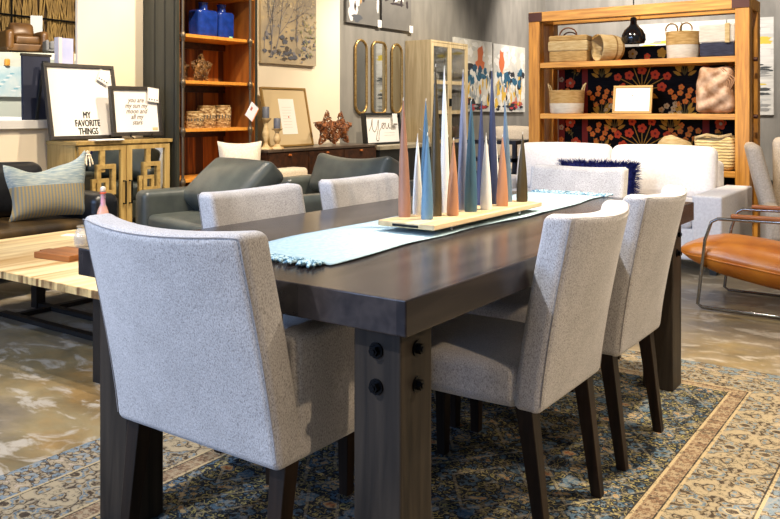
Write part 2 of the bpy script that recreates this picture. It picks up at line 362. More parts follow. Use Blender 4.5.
    wc = nt.nodes.new('ShaderNodeRGB'); wc.outputs[0].default_value = lin('#94866c')
    c = mix(M('MULTIPLY', wear, .38), c, wc.outputs[0])
    dark = M('LESS_THAN', M('ADD', M('MULTIPLY', n.outputs[0], .6), M('MULTIPLY', n2.outputs[0], .4)), .455)
    c = mix(M('MULTIPLY', dark, .65), c, dk)
    L(c, b.inputs['Base Color'])
    bp = nt.nodes.new('ShaderNodeBump'); bp.inputs['Strength'].default_value = .5; bp.inputs['Distance'].default_value = .004; L(n.outputs[0], bp.inputs['Height']); L(bp.outputs[0], b.inputs['Normal'])
    return m
# ================================================================== SETTING
def struct(name, mb, m, **k): return tag(mb.build(name, m, **k), kind='structure')
struct('floor', MB().box(-24, 7, -6, 20, -.1, 0), concrete())
WX = -5.85
grey_wall = mat('grey_limewash', '#7a766e', .85, col2='#8b867d', scale=2.5, stretch=(3, 3, .8), detail=6, bump=.1)
plank_wall = mat('grey_boards', '#7f786f', .8, col2='#958d83', scale=4, stretch=(3, 6, .25), detail=6)
SY = 3.93
m = MB(); m.box(WX-.03, WX, SY, 7.33, 0, 4.2); m.m = 1; m.box(WX-.03, WX, 7.33, 13.15, 0, 4.2)
m.m = 0; m.box(WX-.12, WX, 0, SY, 0, 1.0)
struct('wall_left', m, [cream_wall, grey_wall])
struct('trim_1', MB().box(WX-.2, WX+.03, 0, 3.90, 1.0, 1.065), mat('white_ledge', '#d9d6cf', .5), bevel=.004)
struct('wall_back', MB().box(WX, 5, 13, 13.15, 0, 4.6), grey_wall)
struct('wall_far', MB().box(-19.6, -19.4, 0, 20, 0, 6), mat('far_wall', '#b09a72', .9, col2='#8a734c', scale=1))
struct('baseboard_back', MB().box(WX, 5, 12.98, 13, 0, .12), black_paint)
rug = MB().box(RX0, RX1, RY0, RY1, 0.0005, .012).build('area_rug', rug_mat()); tag(rug, 'faded blue and tan oriental rug lying under the dining table', 'rug')
# ================================================================== DINING TABLE
TX0, TX1, TY0, TY1 = -1.983, -.897, 1.333, 3.465; TZ = .76; TT = .074
TCX, TCY = (TX0+TX1)/2, (TY0+TY1)/2
tb = thing('dining_table', 'dark espresso stained wooden dining table with thick square bolted legs', 'table', (TCX, TCY, .012))
hw, hl = (TX1-TX0)/2, (TY1-TY0)/2
MB().box(-hw, hw, -hl, hl, TZ-TT-.012, TZ-.012).build('tabletop', espresso, tb, bevel=.003)
ins, lw = .04, .121
for sx in (-1, 1):
    for sy in (-1, 1):
        x0 = sx*(hw-ins-lw/2); y0 = sy*(hl-ins-lw/2)
        lg = MB().box(x0-lw/2, x0+lw/2, y0-lw/2, y0+lw/2, 0, TZ-TT-.012).build('leg', espresso_leg, tb, bevel=.004)
        for z in (.636, .56):
            for k in range(2):
                n_ = Vector((0, sy, 0)) if k == 0 else Vector((sx, 0, 0)); c_ = Vector((x0, y0, z-.012))+n_*(lw/2)
                t_ = Vector((sx, 0, 0)) if k == 0 else Vector((0, sy, 0))
                b_ = MB()
                for r0, a0, a1, ns in ((.017, -.001, .004, 20), (.011, .004, .015, 6), (.006, .015, .018, 12)):
                    vs = []; 
                    for a in (a0, a1):
                        for q in range(ns): th = 2*PI*q/ns; vs.append(tuple(c_+n_*a+t_*math.cos(th)*r0+Vector((0, 0, 1))*math.sin(th)*r0))
                    b_.add(vs, [tuple(range(ns)), tuple(range(2*ns-1, ns-1, -1))]+[(q, (q+1) % ns, (q+1) % ns+ns, q+ns) for q in range(ns)])
                b_.build('bolt', iron, lg)
# ================================================================== DINING CHAIRS (face local -y)
def make_chair(name, label, wd, zt, arms=False):
    t = thing(name, label, 'chair')
    bt = .09 if arms else .08; zb = .352; H = zt-zb; hw_ = wd/2
    def bend(x, y, z):
        k = max(0, min(1, (z-zb)/H)); u = max(-1, min(1, x/hw_))
        yy = y+.215+(.117 if arms else .095)*k**1.25+.052*k*(1-u*u)-.012*k
        zz = z+(.012*(u*u-.5) if z > zt-.05 else 0)
        return (x*(1-(.025 if arms else 0)*k), yy, zz)
    b = MB().soft(wd, bt, H, .022, (0, .008, 0), c=(0, 0, zb+H/2), fn=bend, n=12).build('backrest', chair_fab, t, smooth=60)
    # seam running round the rear edge of the back
    path = []
    e = .018
    for i in range(13): x = -hw_+e*.3+(wd-e*.6)*i/12; path.append(bend(x, bt/2-.003, zt-.0005-e*.3))
    L_ = [bend(-hw_+.001+e*.3, bt/2-.003, zb+.02+(H-.03)*i/8) for i in range(9)]; R_ = [bend(hw_-.001-e*.3, bt/2-.003, zt-.01-(H-.03)*i/8) for i in range(9)]
    MB().tube(L_+path[1:-1]+R_, .0013, 6).build('seam', mat('seam_thread', '#8b8684', .9), b, smooth=60)
    sw = wd-.004 if not arms else wd-.13
    def dome(x, y, z): return (x, y, z)
    MB().soft(sw, .48 if arms else .50, .115, .03, (0, 0, .018), c=(0, -.05 if arms else -.06, zb+.0575), n=10).build('seat', chair_fab, t, smooth=60)
    if arms:
        for s in (-1, 1):
            def af(x, y, z): return (x, y, z-.012*max(0, min(1, (-.0-y)/.3)) if z > .5 else z)
            MB().soft(.07, .49, .285, .022, (.004, 0, .004), c=(s*(hw_-.036), -.045, zb+.1425), fn=af, n=10).build('arm', chair_fab, t, smooth=60)
    li = .03
    for s in (-1, 1):
        MB().bar((s*(hw_-li), .255, 0), (s*(hw_-li), .205, zb+.02), .03, .046).build('leg', dark_leg, t, bevel=.002)
        MB().bar((s*(hw_-li-.005), -.27, 0), (s*(hw_-li-.005), -.27, zb+.02), .03, .044).build('leg', dark_leg, t, bevel=.002)
    return t
RZ_ = .012
c0 = make_chair('dining_chair', 'light grey tweed side chair on the near half of the table\'s right long side', .43, .862)
c0.location = (-1.12, 2.105, RZ_); c0.rotation_euler = (0, 0, -PI/2)
c0['group'] = 'armless side chairs along the dining table'
g = 'armless side chairs along the dining table'
dup(c0, (-1.12, 2.69, RZ_), -PI/2, 'light grey side chair at the table\'s far right corner, nearest the rust leather chair', g)
dup(c0, (-1.745, 2.07, RZ_), PI/2, 'light grey side chair across the table, left one of the two backs', g, (1.06, 1, .985))
dup(c0, (-1.745, 2.70, RZ_), PI/2, 'light grey side chair across the table, just left of the candles', g, (1.1, 1, .985))
a0 = make_chair('dining_armchair', 'grey tweed armchair at the near end of the table, its back turned to the camera', .55, .87, True)
a0.location = (-1.455, 1.53, RZ_); a0.rotation_euler = (0, 0, PI); pass
dup(c0, (-1.475, 3.36, RZ_), 0, 'light grey side chair at the far end of the table before the white sofa', g, (1.08, 1, 1.0))
# ================================================================== RUNNER, BOARD, CANDLES
runner_m = mat('pale_blue_linen', '#8ba4b0', .9, col2='#9cb3be', scale=90, bump=.3, spec=.15)
fringe_m = mat('blue_fringe', '#3f6a86', .9, col2='#a9c6d2', scale=120, lo=.42, hi=.56)
rt = thing('table_runner', 'pale blue linen table runner with blue fringed ends lying along the dining table', 'table runner', (-1.437, 2.47, TZ))
def rz_wave(x, y): return .003+.0015*max(0, math.sin(y*7+x*2))*min(1, abs(x)/.15)+.0006*math.sin(y*23+x*9)
vs = []; fs = []; nx, ny = 14, 80; rl0, rl1 = -.945, .955
def redge(y): return .012*math.sin(y*5.1)+.006*math.sin(y*13)
for j in range(ny+1):
    for i in range(nx+1):
        y = rl0+(rl1-rl0)*j/ny; x = (-.178+.356*i/nx)+redge(y)*(1 if i > nx/2 else .6); vs.append((x, y, rz_wave(x, y)))
for j in range(ny):
    for i in range(nx): a = j*(nx+1)+i; fs.append((a, a+1, a+nx+2, a+nx+1))
rn = MB().add(vs, fs).build('runner_cloth', runner_m, rt, smooth=180); md = rn.modifiers.new('solid', 'SOLIDIFY'); md.thickness = .0022; md.offset = 1
for sg, y0 in ((-1, rl0), (1, rl1)):
    m = MB()
    for i in range(44):
        x = -.172+.344*i/43; p = []
        L_ = .05+.03*rnd.random()
        dx = rnd.uniform(-.02, .02)
        for k in range(6): p.append((x+dx*k/5+.005*math.sin(k*2.1+i), y0+sg*L_*k/5-.004*sg, .006+.006*rnd.random()*(k > 0)))
        m.tube(p, [.0035, .0045, .005, .0042, .005, .002], 5)
        m.lathe([(0, -.005), (.006, 0), (0, .005)], 6, c=p[3])
    m.build('fringe', fringe_m, rt, smooth=180)
oak_board = wood('pale_oak_board', '#a68f6a', '#cdb993', axis=1, rough=.6, scale=4, plank=(.05, 0, .3))
BY0, BY1 = 2.03, 2.785; BX0, BX1 = -1.47, -1.265; BZ = .80
bd = thing('candle_board', 'pale wooden candle board on low metal brackets on the blue runner', 'tray', ((BX0+BX1)/2, (BY0+BY1)/2, TZ+.0075))
bw, bl = (BX1-BX0)/2, (BY1-BY0)/2; bz = BZ-TZ-.0075
MB().box(-bw, bw, -bl, bl, bz-.017, bz).build('board', oak_board, bd, bevel=.003)
for s in (-1, 1):
    y = s*(bl-.14)
    MB().box(-bw*.9, bw*.9, y-.011, y+.011, bz-.021, bz-.0172).build('bracket', chrome, bd)
    m = MB()
    for sx in (-1, 1): m.tube([(sx*bw*.75, y, bz-.0212), (sx*bw*.75, y, 0)], .006, 10)
    m.build('foot', chrome, bd, smooth=40)
MB().box(-bw*.45, bw*.45, -bl-.004, -bl-.0005, bz-.013, bz-.006).build('end_handle', black_metal, bd)
cm = {'deep_blue': mat('deep_denim_wax', '#416179', .45, col2='#4d6e86', scale=12, stretch=(1, 1, .2)), 'brown': mat('brown_wax', '#8f6550', .45, col2='#9b705a', scale=12, stretch=(1, 1, .2)), 'tan': mat('tan_wax', '#a87452', .45, col2='#b07f5e', scale=12, stretch=(1, 1, .2)), 'white': mat('white_wax', '#d9d9d6', .45), 'blue': mat('denim_blue_wax', '#4d7089', .45, col2='#5b7d95', scale=12, stretch=(1, 1, .2)),
      'olive': mat('olive_wax', '#3b311a', .4, col2='#463b22', scale=12, stretch=(1, 1, .2)), 'lavender': mat('lavender_wax', '#74798f', .45, col2='#82869b', scale=12, stretch=(1, 1, .2)), 'teal': mat('teal_wax', '#34566a', .45, col2='#406477', scale=12, stretch=(1, 1, .2)),
      'navy': mat('navy_wax', '#2c3350', .45, col2='#363e5e', scale=12, stretch=(1, 1, .2)), 'slate': mat('slate_blue_wax', '#566b80', .45, col2='#64798d', scale=12, stretch=(1, 1, .2))}
candles = [((404.6, 216.7), 98.7, 'brown', 12.2, 'tall brown cone candle at the left end of the board', -.6), ((415, 214), 134.7, 'white', 9.5, 'short white cone candle just right of the tall brown one', 0), ((427, 219.2), 133.8, 'blue', 12, 'short denim blue cone candle at the front left of the board', .2),
    ((422.6, 212.5), 99.3, 'deep_blue', 11, 'taller denim blue cone candle standing behind the short blue one', .2), ((436, 216), 65, 'olive', 11.5, 'tallest olive brown cone candle', -.2), ((445, 212.5), 67, 'white', 9.5, 'tallest white cone candle, right of the tall olive one', -.3),
    ((447.2, 211.8), 135.4, 'olive', 9, 'short olive cone candle half hidden behind the tan one', .5), ((452.6, 215.4), 138.7, 'tan', 11.8, 'short tan cone candle left of the tall lavender one', .4), ((463, 209.5), 70.5, 'lavender', 10.8, 'tall lavender cone candle in the middle of the board', 0),
    ((470.8, 211.5), 99.3, 'teal', 12.8, 'medium teal blue cone candle in the middle front', .2), ((486, 209.5), 133.8, 'white', 11.5, 'short white cone candle in front of the navy ones', 0), ((480.8, 205), 99.3, 'navy', 9, 'medium navy cone candle behind the short white one', .3),
    ((493, 204), 69, 'navy', 10, 'tallest navy cone candle on the board', -.5), ((495.5, 202.4), 137, 'white', 8, 'thin white cone candle mostly hidden behind the tall navy one', .2), ((502.3, 206), 135.4, 'tan', 11.5, 'short tan cone candle toward the right end of the board', .1),
    ((507.5, 201.5), 98.7, 'slate', 9.5, 'medium slate blue cone candle leaning behind the right tan one', -1.2), ((522, 201.5), 132.8, 'olive', 11.2, 'short olive cone candle alone at the right end of the board', .3)]
for (bx, by), ty, cn, wp, lab, ln in candles:
    p = at_z(bx, by, BZ); dep = -S_*p.x+C_*p.y; p.x = min(max(p.x, BX0+.025), BX1-.022); r = wp/2*dep/CF; h = CZ-(ty-CH)*dep/CF-BZ
    t = thing('cone_candle', lab, 'candle', (p.x, p.y, BZ), 0, 'cone candles on the board')
    prof = [(r*.97, 0), (r, .004)]; H = h-.006
    for k in range(1, 13): q = k/12; prof.append((max(.0012, r*.98*(1-q**1.65)+.0012), H*q))
    lx = ln*.008; ly = 0
    MB().lathe(prof, 20, fn=lambda x, y, z: (x+lx*z/h*C_, y+lx*z/h*S_, z)).build('candle_body', cm[cn], t, smooth=50)
    MB().tube([(lx*C_, lx*S_, H-.001), (lx*C_+.001, lx*S_, h+.004)], .0009, 6).build('wick', paper, t)
# ================================================================== COFFEE TABLE
lightwood = wood('streaked_wood', '#b28a50', '#ead6a6', axis=1, rough=.4, scale=2.2, plank=(.075, 0, .4), contrast=(.2, .68))
endgrain = wood('streaked_ends', '#71512a', '#d8b678', axis=1, rough=.6, scale=2, plank=(.02, 0, .7), contrast=(.2, .75))
CX0, CX1, CY0, CY1, CTZ = -4.50, -2.86, 2.03, 3.28, .40
ct = thing('coffee_table', 'low coffee table with streaked pale wood planks on a dark metal base', 'coffee table', ((CX0+CX1)/2, (CY0+CY1)/2, 0))
cw, cl = (CX1-CX0)/2, (CY1-CY0)/2
m = MB(); m.box(-cw, cw, -cl+.002, cl, CTZ-.032, CTZ); m.build('tabletop', lightwood, ct)
MB().box(-cw, cw, -cl-.006, -cl+.0018, CTZ-.032, CTZ-.0005).build('end_trim', endgrain, ct)
steel_d = mat('gunmetal', '#2b2724', .45, .6)
for sx in (-1, 1):
    for y0 in (-cl+.07, .03):
        x0 = sx*(cw-.09) if sx > 0 else -cw+.12
        MB().box(x0-.028, x0+.028, y0-.028, y0+.028, 0, CTZ-.0325).build('leg', steel_d, ct)
m = MB()
for y0 in (-.20, .03): m.box(-cw+.15, cw-.06, y0-.02, y0+.02, 0.001, .026)
for x0 in (-cw+.26, cw-.35): m.box(x0-.02, x0+.02, -.179, .009, 0.002, .0255)
for x0 in (-cw+.26, cw-.35): m.box(x0-.02, x0+.02, .051, cl-.1, 0.002, .0255)
m.build('floor_rail', steel_d, ct)
# things on the coffee table
p = at_z(47, 262, CTZ); q = at_z(80, 254, CTZ)
cb = thing('cutting_board', 'reddish brown wooden board lying on the pale coffee table', 'board', (at_z(68, 257, CTZ).x, at_z(68, 257, CTZ).y, CTZ), .1)
MB().box(-.13, .13, -.10, .10, 0, .03).box(-.18, -.131, -.03, .03, .004, .026).build('board', wood('cherry_board', '#6e3c18', '#a5652c', axis=0, scale=3), cb, bevel=.003)
glass = mat('clear_glass', '#e9eadf', .08, spec=.6, alpha=.28)
p = at_z(84, 247, CTZ)
j = thing('glass_jar', 'ribbed glass jar with gold rim beside the cutting board', 'jar', (p.x, p.y, CTZ))
MB().lathe([(.04, 0), (.052, .015), (.055, .05), (.045, .085), (.036, .1), (.036, .118), (.033, .118), (.033, .1), (.042, .083), (.051, .05), (.048, .018), (0, .012)], 24).build('jar_body', glass, j, smooth=50)
MB().tube([(.037*math.cos(a*PI/10), .037*math.sin(a*PI/10), .112) for a in range(20)], .0022, 6, closed=True).build('rim_wire', mat('brass', '#a8843d', .3, .9), j)
MB().lathe([(0, .014), (.044, .02), (.046, .05), (0, .055)], 18).build('jar_filling', mat('gold_beads', '#b99b5f', .5, col2='#8a6a33', scale=60), j, smooth=40)
p = at_z(70, 236, CTZ)
cd = thing('paper_card', 'small white card lying at the back edge of the coffee table', 'card', (-4.30, 2.86, CTZ), .5)
MB().box(-.06, .06, -.035, .035, 0, .003).build('card', paper, cd)
p = at_z(103, 222, CTZ)
bt = thing('swing_top_bottle', 'glass bottle with pink tag and orange contents beside the striped pillow', 'bottle', (-4.38, 3.12, CTZ)); bt.scale = (1.1, 1.1, 1.12)
MB().lathe([(.036, 0), (.04, .01), (.04, .06), (.03, .1), (.015, .14), (.013, .2), (.017, .202), (.017, .212), (.0, .213)], 24).build('bottle_glass', mat('bottle_glass', '#dfe6ea', .08, spec=.6, alpha=.35), bt, smooth=40)
MB().lathe([(.0355, .004), (.0385, .012), (.0385, .06), (.029, .098), (.02, .125), (0, .127)], 20).build('orange_filling', mat('orange_flowers', '#cf5a12', .5, col2='#e88a2a', scale=40), bt, smooth=40)
MB().lathe([(0, .128), (.011, .13), (.012, .15), (.008, .19), (0, .192)], 12).build('pink_tag', mat('pink_tag', '#e0389a', .5), bt)
MB().lathe([(.0, .213), (.014, .214), (.016, .225), (.012, .235), (0, .238)], 16).build('stopper', mat('ceramic_stopper', '#e3dcd6', .4), bt, smooth=40)
MB().lathe([(.0145, .196), (.0185, .199), (.0185, .205), (.0145, .207)], 16).build('orange_seal', mat('orange_rubber', '#d4532a', .5), bt)
MB().tube([(.017, 0, .2), (.028, 0, .19), (.026, 0, .175), (.014, 0, .17)], .0018, 6).tube([(-.017, 0, .2), (-.028, 0, .19), (-.026, 0, .175), (-.014, 0, .17)], .0018, 6).build('wire_clasp', chrome, bt)
# ================================================================== SOFAS / ARMCHAIRS (face local -y, origin at centre of footprint)
def sofa(name, label, cat, loc, rz, wd, dp, seat_z, arm_w, arm_z, back_z, n, m, m_seat=None, leg=None, leg_h=.1, r=.03, back_lean=.06, cush_back=True, cush_z=None, bt=.2):
    t = thing(name, label, cat, loc, rz); m_seat = m_seat or m; b0 = leg_h
    MB().soft(wd-.02, dp-.04, seat_z-.15-b0, .02, c=(0, 0, b0+(seat_z-.15-b0)/2)).build('frame', m, t, smooth=60)
    for s in (-1, 1): MB().soft(arm_w, dp, arm_z-b0-.005, r, (.006, .006, .006), c=(s*(wd/2-arm_w/2), 0, b0+.005+(arm_z-b0-.005)/2)).build('arm', m, t, smooth=60)
    iw = wd-2*arm_w-.01; cw_ = iw/n
    def ln(x, y, z): return (x, y+back_lean*(z-seat_z)/(back_z-seat_z), z)
    MB().soft(iw, bt, back_z-.06-b0, .04, c=(0, dp/2-bt/2, b0+(back_z-.06-b0)/2)).build('back_frame', m, t, smooth=60)
    for i in range(n):
        x = -iw/2+cw_*(i+.5)
        MB().soft(cw_-.006, dp-bt-.02, .15, .04, (0, .006, .018), c=(x, -bt/2+.01-.01, seat_z-.075)).build('seat_cushion', m_seat, t, smooth=60)
        if cush_back:
            cz = cush_z or back_z
            MB().soft(cw_-.022, .17, cz-seat_z-.01, .06, (.01, .035, .012), c=(x, dp/2-bt-.10, seat_z+.01+(cz-seat_z-.01)/2), fn=lambda x, y, z: (x, y+.09*(z-seat_z)/(cz-seat_z), z)).build('back_cushion', m, t, smooth=60)
    for sx in (-1, 1):
        for sy in (-1, 1): MB().bar((sx*(wd/2-.07), sy*(dp/2-.07), 0), (sx*(wd/2-.07), sy*(dp/2-.07), b0+.01), .045, .05).build('leg', leg or dark_leg, t)
    return t
# white sofa before the shelf
ws = sofa('white_sofa', 'white upholstered sofa standing in front of the open wooden shelf', 'sofa', ((-1.33-3.42)/2+.005, 5.83+.5, 0), 0, 2.09, 1.0, .46, .20, .55, .80, 2, white_fab, r=.015, leg_h=.09, leg=black_paint, cush_z=.855)
# blue fur cushion on the white sofa
def fur(name, label, loc, rz, w_, h_, t_, cols, rx=0, n=2600, L=.05):
    t = thing(name, label, 'cushion', loc, rz, rx=rx)
    MB().pillow(w_, h_, t_, pinch=.02).build('cushion', cols, t, smooth=180)
    m = MB()
    for i in range(n):
        u, v = rnd.uniform(-1, 1), rnd.uniform(-1, 1)
        if rnd.random() < .35:
            k = rnd.choice((0, 1));
            if k: u = rnd.choice((-1, 1))*rnd.uniform(.93, 1)
            else: v = rnd.uniform(.93, 1)
        th = t_/2*((1-abs(u)**2.6)*(1-abs(v)**2.6))**.5; s = rnd.choice((-1, 1))
        p = Vector((u*w_/2*.98, s*th*.95, v*h_/2*.98+h_/2)); d = Vector((u*.8, s*(1.1-.6*max(abs(u), abs(v))), v*.8+.1)).normalized()+Vector((rnd.uniform(-.5, .5), rnd.uniform(-.5, .5), rnd.uniform(-.5, .5)))
        d = d.normalized()*L*rnd.uniform(.5, 1); a = d.cross(Vector((0, 0, 1.01))).normalized()*.004
        m.add([tuple(p-a), tuple(p+a), tuple(p+d*.6+Vector((0, 0, -.004))), tuple(p+d+Vector((0, 0, -.01)))], [(0, 1, 2), (0, 2, 3)])
    m.build('fur', cols, t); return t
bluefur = mat('royal_blue_fur', '#22245f', .9, col2='#31347f', scale=50)
fur('fur_cushion', 'royal blue shaggy cushion leaning on the white sofa', (-2.28, 5.97, .475), 0, .60, .27, .13, bluefur, rx=-.28, L=.075, n=3600)
# grey green leather lounge chair
def lounge(name, label, loc, rz, cw_, group, tilt=.5, pil=(.70, .46, .17), px=0, pz=.42, py=.0, roll=0):
    t = sofa(name, label, 'armchair', loc, rz, cw_, .95, .43, .17, .585, .60, 1, green_leather, r=.045, cush_back=False, leg=black_paint, bt=.2); t['group'] = group
    return t
GL = 'grey green leather lounge chairs in a row'
la = lounge('leather_armchair', 'dark grey green leather armchair behind the two side chairs, next to the gold cabinet', (-4.04, 3.94, 0), -.235, 1.18, GL)
lb = dup(la, (-4.03, 5.40, 0), -.1, 'dark grey green leather armchair further back, partly hidden by the far side chair', GL)
def loose_pillow(name, label, loc, rz, rx, w_, h_, t_, m, roll=0, sag=0, group=None, pinch=.05):
    t = thing(name, label, 'cushion', loc, rz, group, rx=rx)
    cr, sr = math.cos(roll), math.sin(roll)
    o = MB().pillow(w_, h_, t_, fn=lambda x, y, z: (x*cr-z*sr, y, x*sr+z*cr), pinch=pinch, sag=sag, n=18).build('cushion_body', m, t, smooth=180); return t
gp = 'loose leather back cushions'
def box_cushion(label, loc, rz, rx, w_, h_, t_, sag, tilt):
    t = thing('leather_cushion', label, 'cushion', loc, rz, gp, rx=rx)
    def f(x, y, z): u = x/(w_/2); return (x+tilt*z, y, z-sag*(1-u*u)*max(0, z/h_))
    b = MB().soft(w_, t_, h_, .05, (.02, .05, .01), c=(0, 0, h_/2), fn=f, n=14).build('cushion_body', green_leather, t, smooth=180)
box_cushion('grey green leather cushion slumped against the nearer leather armchair back', (-4.20, 3.84, .47), -.235, -.78, .72, .40, .19, .0, .20)
box_cushion('grey green leather cushion with bluish sheen on the farther leather armchair', (-4.0, 5.12, .47), -.1, -.40, .80, .33, .19, .05, 0)
# black leather sofa on the left, facing the coffee table
sofa('black_leather_sofa', 'black leather sofa with warm reflected light coloured into its seat along the left wall', 'sofa', (-5.10, 2.32, 0), PI/2, 2.3, .86, .42, .2, .58, .80, 2, black_leather, warm_lit_seat, r=.06, leg=black_paint, cush_z=.78)
# striped pillow with tassels
def stripe_mat():
    m = mat('striped_linen', '#8f9a98', .9, spec=.1); nt = m.node_tree; b = nt.nodes['Principled BSDF']; L = nt.links.new
    tc = nt.nodes.new('ShaderNodeTexCoord'); sp = nt.nodes.new('ShaderNodeSeparateXYZ'); L(tc.outputs['Object'], sp.inputs[0])
    wv = nt.nodes.new('ShaderNodeTexWave'); wv.bands_direction = 'X'; wv.inputs['Scale'].default_value = 11; wv.inputs['Distortion'].default_value = .6; wv.inputs['Detail'].default_value = 2; L(tc.outputs['Object'], wv.inputs[0])
    r = nt.nodes.new('ShaderNodeValToRGB'); r.color_ramp.elements[0].position = .4; r.color_ramp.elements[0].color = lin('#757b78'); r.color_ramp.elements[1].position = .65; r.color_ramp.elements[1].color = lin('#99875f'); L(wv.outputs[0], r.inputs[0])
    n = nt.nodes.new('ShaderNodeTexNoise'); n.inputs['Scale'].default_value = 40; n.inputs['Detail'].default_value = 5; mp = nt.nodes.new('ShaderNodeMapping'); mp.inputs['Scale'].default_value = (.3, 1, 3); L(tc.outputs['Object'], mp.inputs[0]); L(mp.outputs[0], n.inputs[0])
    r2 = nt.nodes.new('ShaderNodeValToRGB'); r2.color_ramp.elements[0].position = .35; r2.color_ramp.elements[0].color = lin('#74868f'); r2.color_ramp.elements[1].position = .68; r2.color_ramp.elements[1].color = lin('#a9afa6'); L(n.outputs[0], r2.inputs[0])
    g_ = nt.nodes.new('ShaderNodeMath'); g_.operation = 'LESS_THAN'; g_.inputs[1].default_value = .25; L(sp.outputs[2], g_.inputs[0])
    mx = nt.nodes.new('ShaderNodeMix'); mx.data_type = 'RGBA'; L(g_.outputs[0], mx.inputs[0]); L(r2.outputs[0], mx.inputs[6]); L(r.outputs[0], mx.inputs[7]); L(mx.outputs[2], b.inputs['Base Color'])
    bp = nt.nodes.new('ShaderNodeBump'); bp.inputs['Strength'].default_value = .4; bp.inputs['Distance'].default_value = .003; L(n.outputs[0], bp.inputs['Height']); L(bp.outputs[0], b.inputs['Normal']); return m
sp_ = thing('striped_pillow', 'large blue grey and tan striped pillow with cream tassels on the black sofa', 'pillow', (-4.86, 3.065, .43), PI/2-.2, rx=-.28); sp_.scale = (.73, .80, .86)
def spf(x, y, z):
    u = x/.36; return (x-.02*math.sin(z*13)*u, y-.03*u*u, z+.045*u*(z/.46)+.012*math.sin(x*17)*(z/.46))
MB().pillow(.74, .48, .2, fn=spf, pinch=.10, n=22, sag=.16).build('pillow_body', stripe_mat(), sp_, smooth=180)
tas = mat('cream_tassel', '#dccdae', .9)
for (x, z, hang) in ((.375, .515, 1), (.36, .02, 1)):
    m = MB(); m.lathe([(0, .0), (.026, -.012), (.018, -.03), (.03, -.042)], 10, c=(x*1.03, -.05, z))
    for k in range(26): a = k*.9; m.tube([(x*1.03+.018*math.cos(a), -.05+.018*math.sin(a), z-.036), (x*1.03+.038*math.cos(a), -.05+.038*math.sin(a), z-.10-.03*rnd.random() if z > .1 else max(.004, z-.02))], .006, 5)
    m.build('tassel', tas, sp_, smooth=60)
# beige armchair behind the leather ones
bg = sofa('beige_armchair', 'beige linen armchair tucked behind the leather armchairs by the bookshelf', 'armchair', (-5.0, 5.55, 0), PI/2-.0, .95, .56, .40, .12, .52, .66, 1, offwhite_fab, r=.05, leg=gold_oak, cush_back=False)
loose_pillow('beige_cushion', 'beige cushion poking up behind the nearer leather cushion', (-4.98, 4.90, .42), .9, -.2, .38, .47, .18, offwhite_fab, pinch=.10)
# ================================================================== RUST SLING CHAIR
rc = thing('sling_chair', 'rust leather lounge chair with polished steel sled frame on the right edge', 'armchair', (-1.2, 5.11, 0))
for y0 in (-.28, .28):
    pts = [(.80, y0, .05), (.80, y0, .014), (-.005, y0, .014), (-.03, y0, .03), (.01, y0, .40), (.045, y0, .505), (.08, y0, .525), (.88, y0, .535)]
    if y0 > 0: pts = [(p[0]*.98+.02, p[1], p[2]) for p in pts]
    MB().tube(pts, .0095, 8).build('sled_frame', chrome, rc, smooth=60)
    MB().soft(.68, .035, .022, .008, c=(.49, y0, .546)).build('arm_pad', mat('chestnut_arm', '#a5602c', .45), rc, smooth=60)
def slg(x, y, z): u = (x-.25)/.45; return (x, y, z-.0*u+.02*math.cos(u*2))
MB().soft(.98, .50, .15, .07, (.03, .01, .055), c=(.32, 0, .325), fn=lambda x, y, z: (x+.03, y, .250-.07*((x-.32)/.5)+(z-.325)*(1-.62*max(0, min(1, -(x-.02)/.2))**1.2)), n=18).build('seat_cushion', rust_leather, rc, smooth=180)
pp = []
MB().tube([(-.15, -.2, .313), (-.11, -.25, .305), (.13, -.262, .277), (.53, -.262, .225), (.8, -.255, .19)], .005, 6).build('piping', rust_leather, rc, smooth=60)
MB().soft(.16, .52, .62, .06, (.04, .01, .01), c=(.84, 0, .62), fn=lambda x, y, z: (x+.35*(z-.4), y, z)).build('back_cushion', rust_leather, rc, smooth=180)
MB().tube([(.0, -.28, .24), (.0, .28, .24)], .01, 8).tube([(.8, -.28, .05), (.8, .28, .05)], .01, 8).build('cross_rail', chrome, rc)
# ================================================================== WING CHAIR at the right edge
wc_m = mat('cream_boucle', '#b9a994', .95, col2='#cfc0ab', scale=90, bump=.5, bscale=120)
wg = thing('wing_chair', 'tufted cream wing chair at the right edge behind the rust leather chair', 'armchair', (-.72, 6.40, 0), .25)
MB().soft(.74, .72, .20, .05, (0, 0, .02), c=(0, -.05, .29)).build('seat', wc_m, wg, smooth=60)
MB().soft(.70, .14, .72, .05, (0, .02, 0), c=(0, .33, .58), fn=lambda x, y, z: (x, y+.12*(z-.3), z)).build('backrest', wc_m, wg, smooth=60)
for s in (-1, 1):
    MB().soft(.10, .46, .68, .045, (.01, 0, 0), c=(s*.40, .15, .56), fn=lambda x, y, z, s=s: (x+s*.24*(z-.45), y+(.10*(z-.3))-(.16 if z < .55 else .0)*0, z)).build('wing', wc_m, wg, smooth=60)
    MB().soft(.11, .55, .30, .045, c=(s*.40, -.12, .34)).build('arm', wc_m, wg, smooth=60)
m = MB()
for i in range(4):
    for j in range(3): m.lathe([(0, .012), (.012, .008), (.014, 0)], 8, c=(-.21+.14*i, .225+.12*(.25+.17*j), .48+.17*j), fn=None)
m.build('button', wc_m, wg)
for sx in (-1, 1):
    for sy in (-1, 1): MB().bar((sx*.33, sy*.28, 0), (sx*.33, sy*.28, .2), .03, .045).build('leg', dark_leg, wg)
loose_pillow('blue_pillow', 'dark blue pillow on the cream wing chair', (-.74, 6.55, .72), .25, .15, .36, .2, .1, mat('denim_pillow', '#2c3a5e', .9))
sofa('white_armchair', 'white armchair behind the wing chair at the right edge', 'armchair', (-.6, 7.75, 0), .2, .9, .85, .45, .12, .62, .93, 1, white_fab, r=.05)
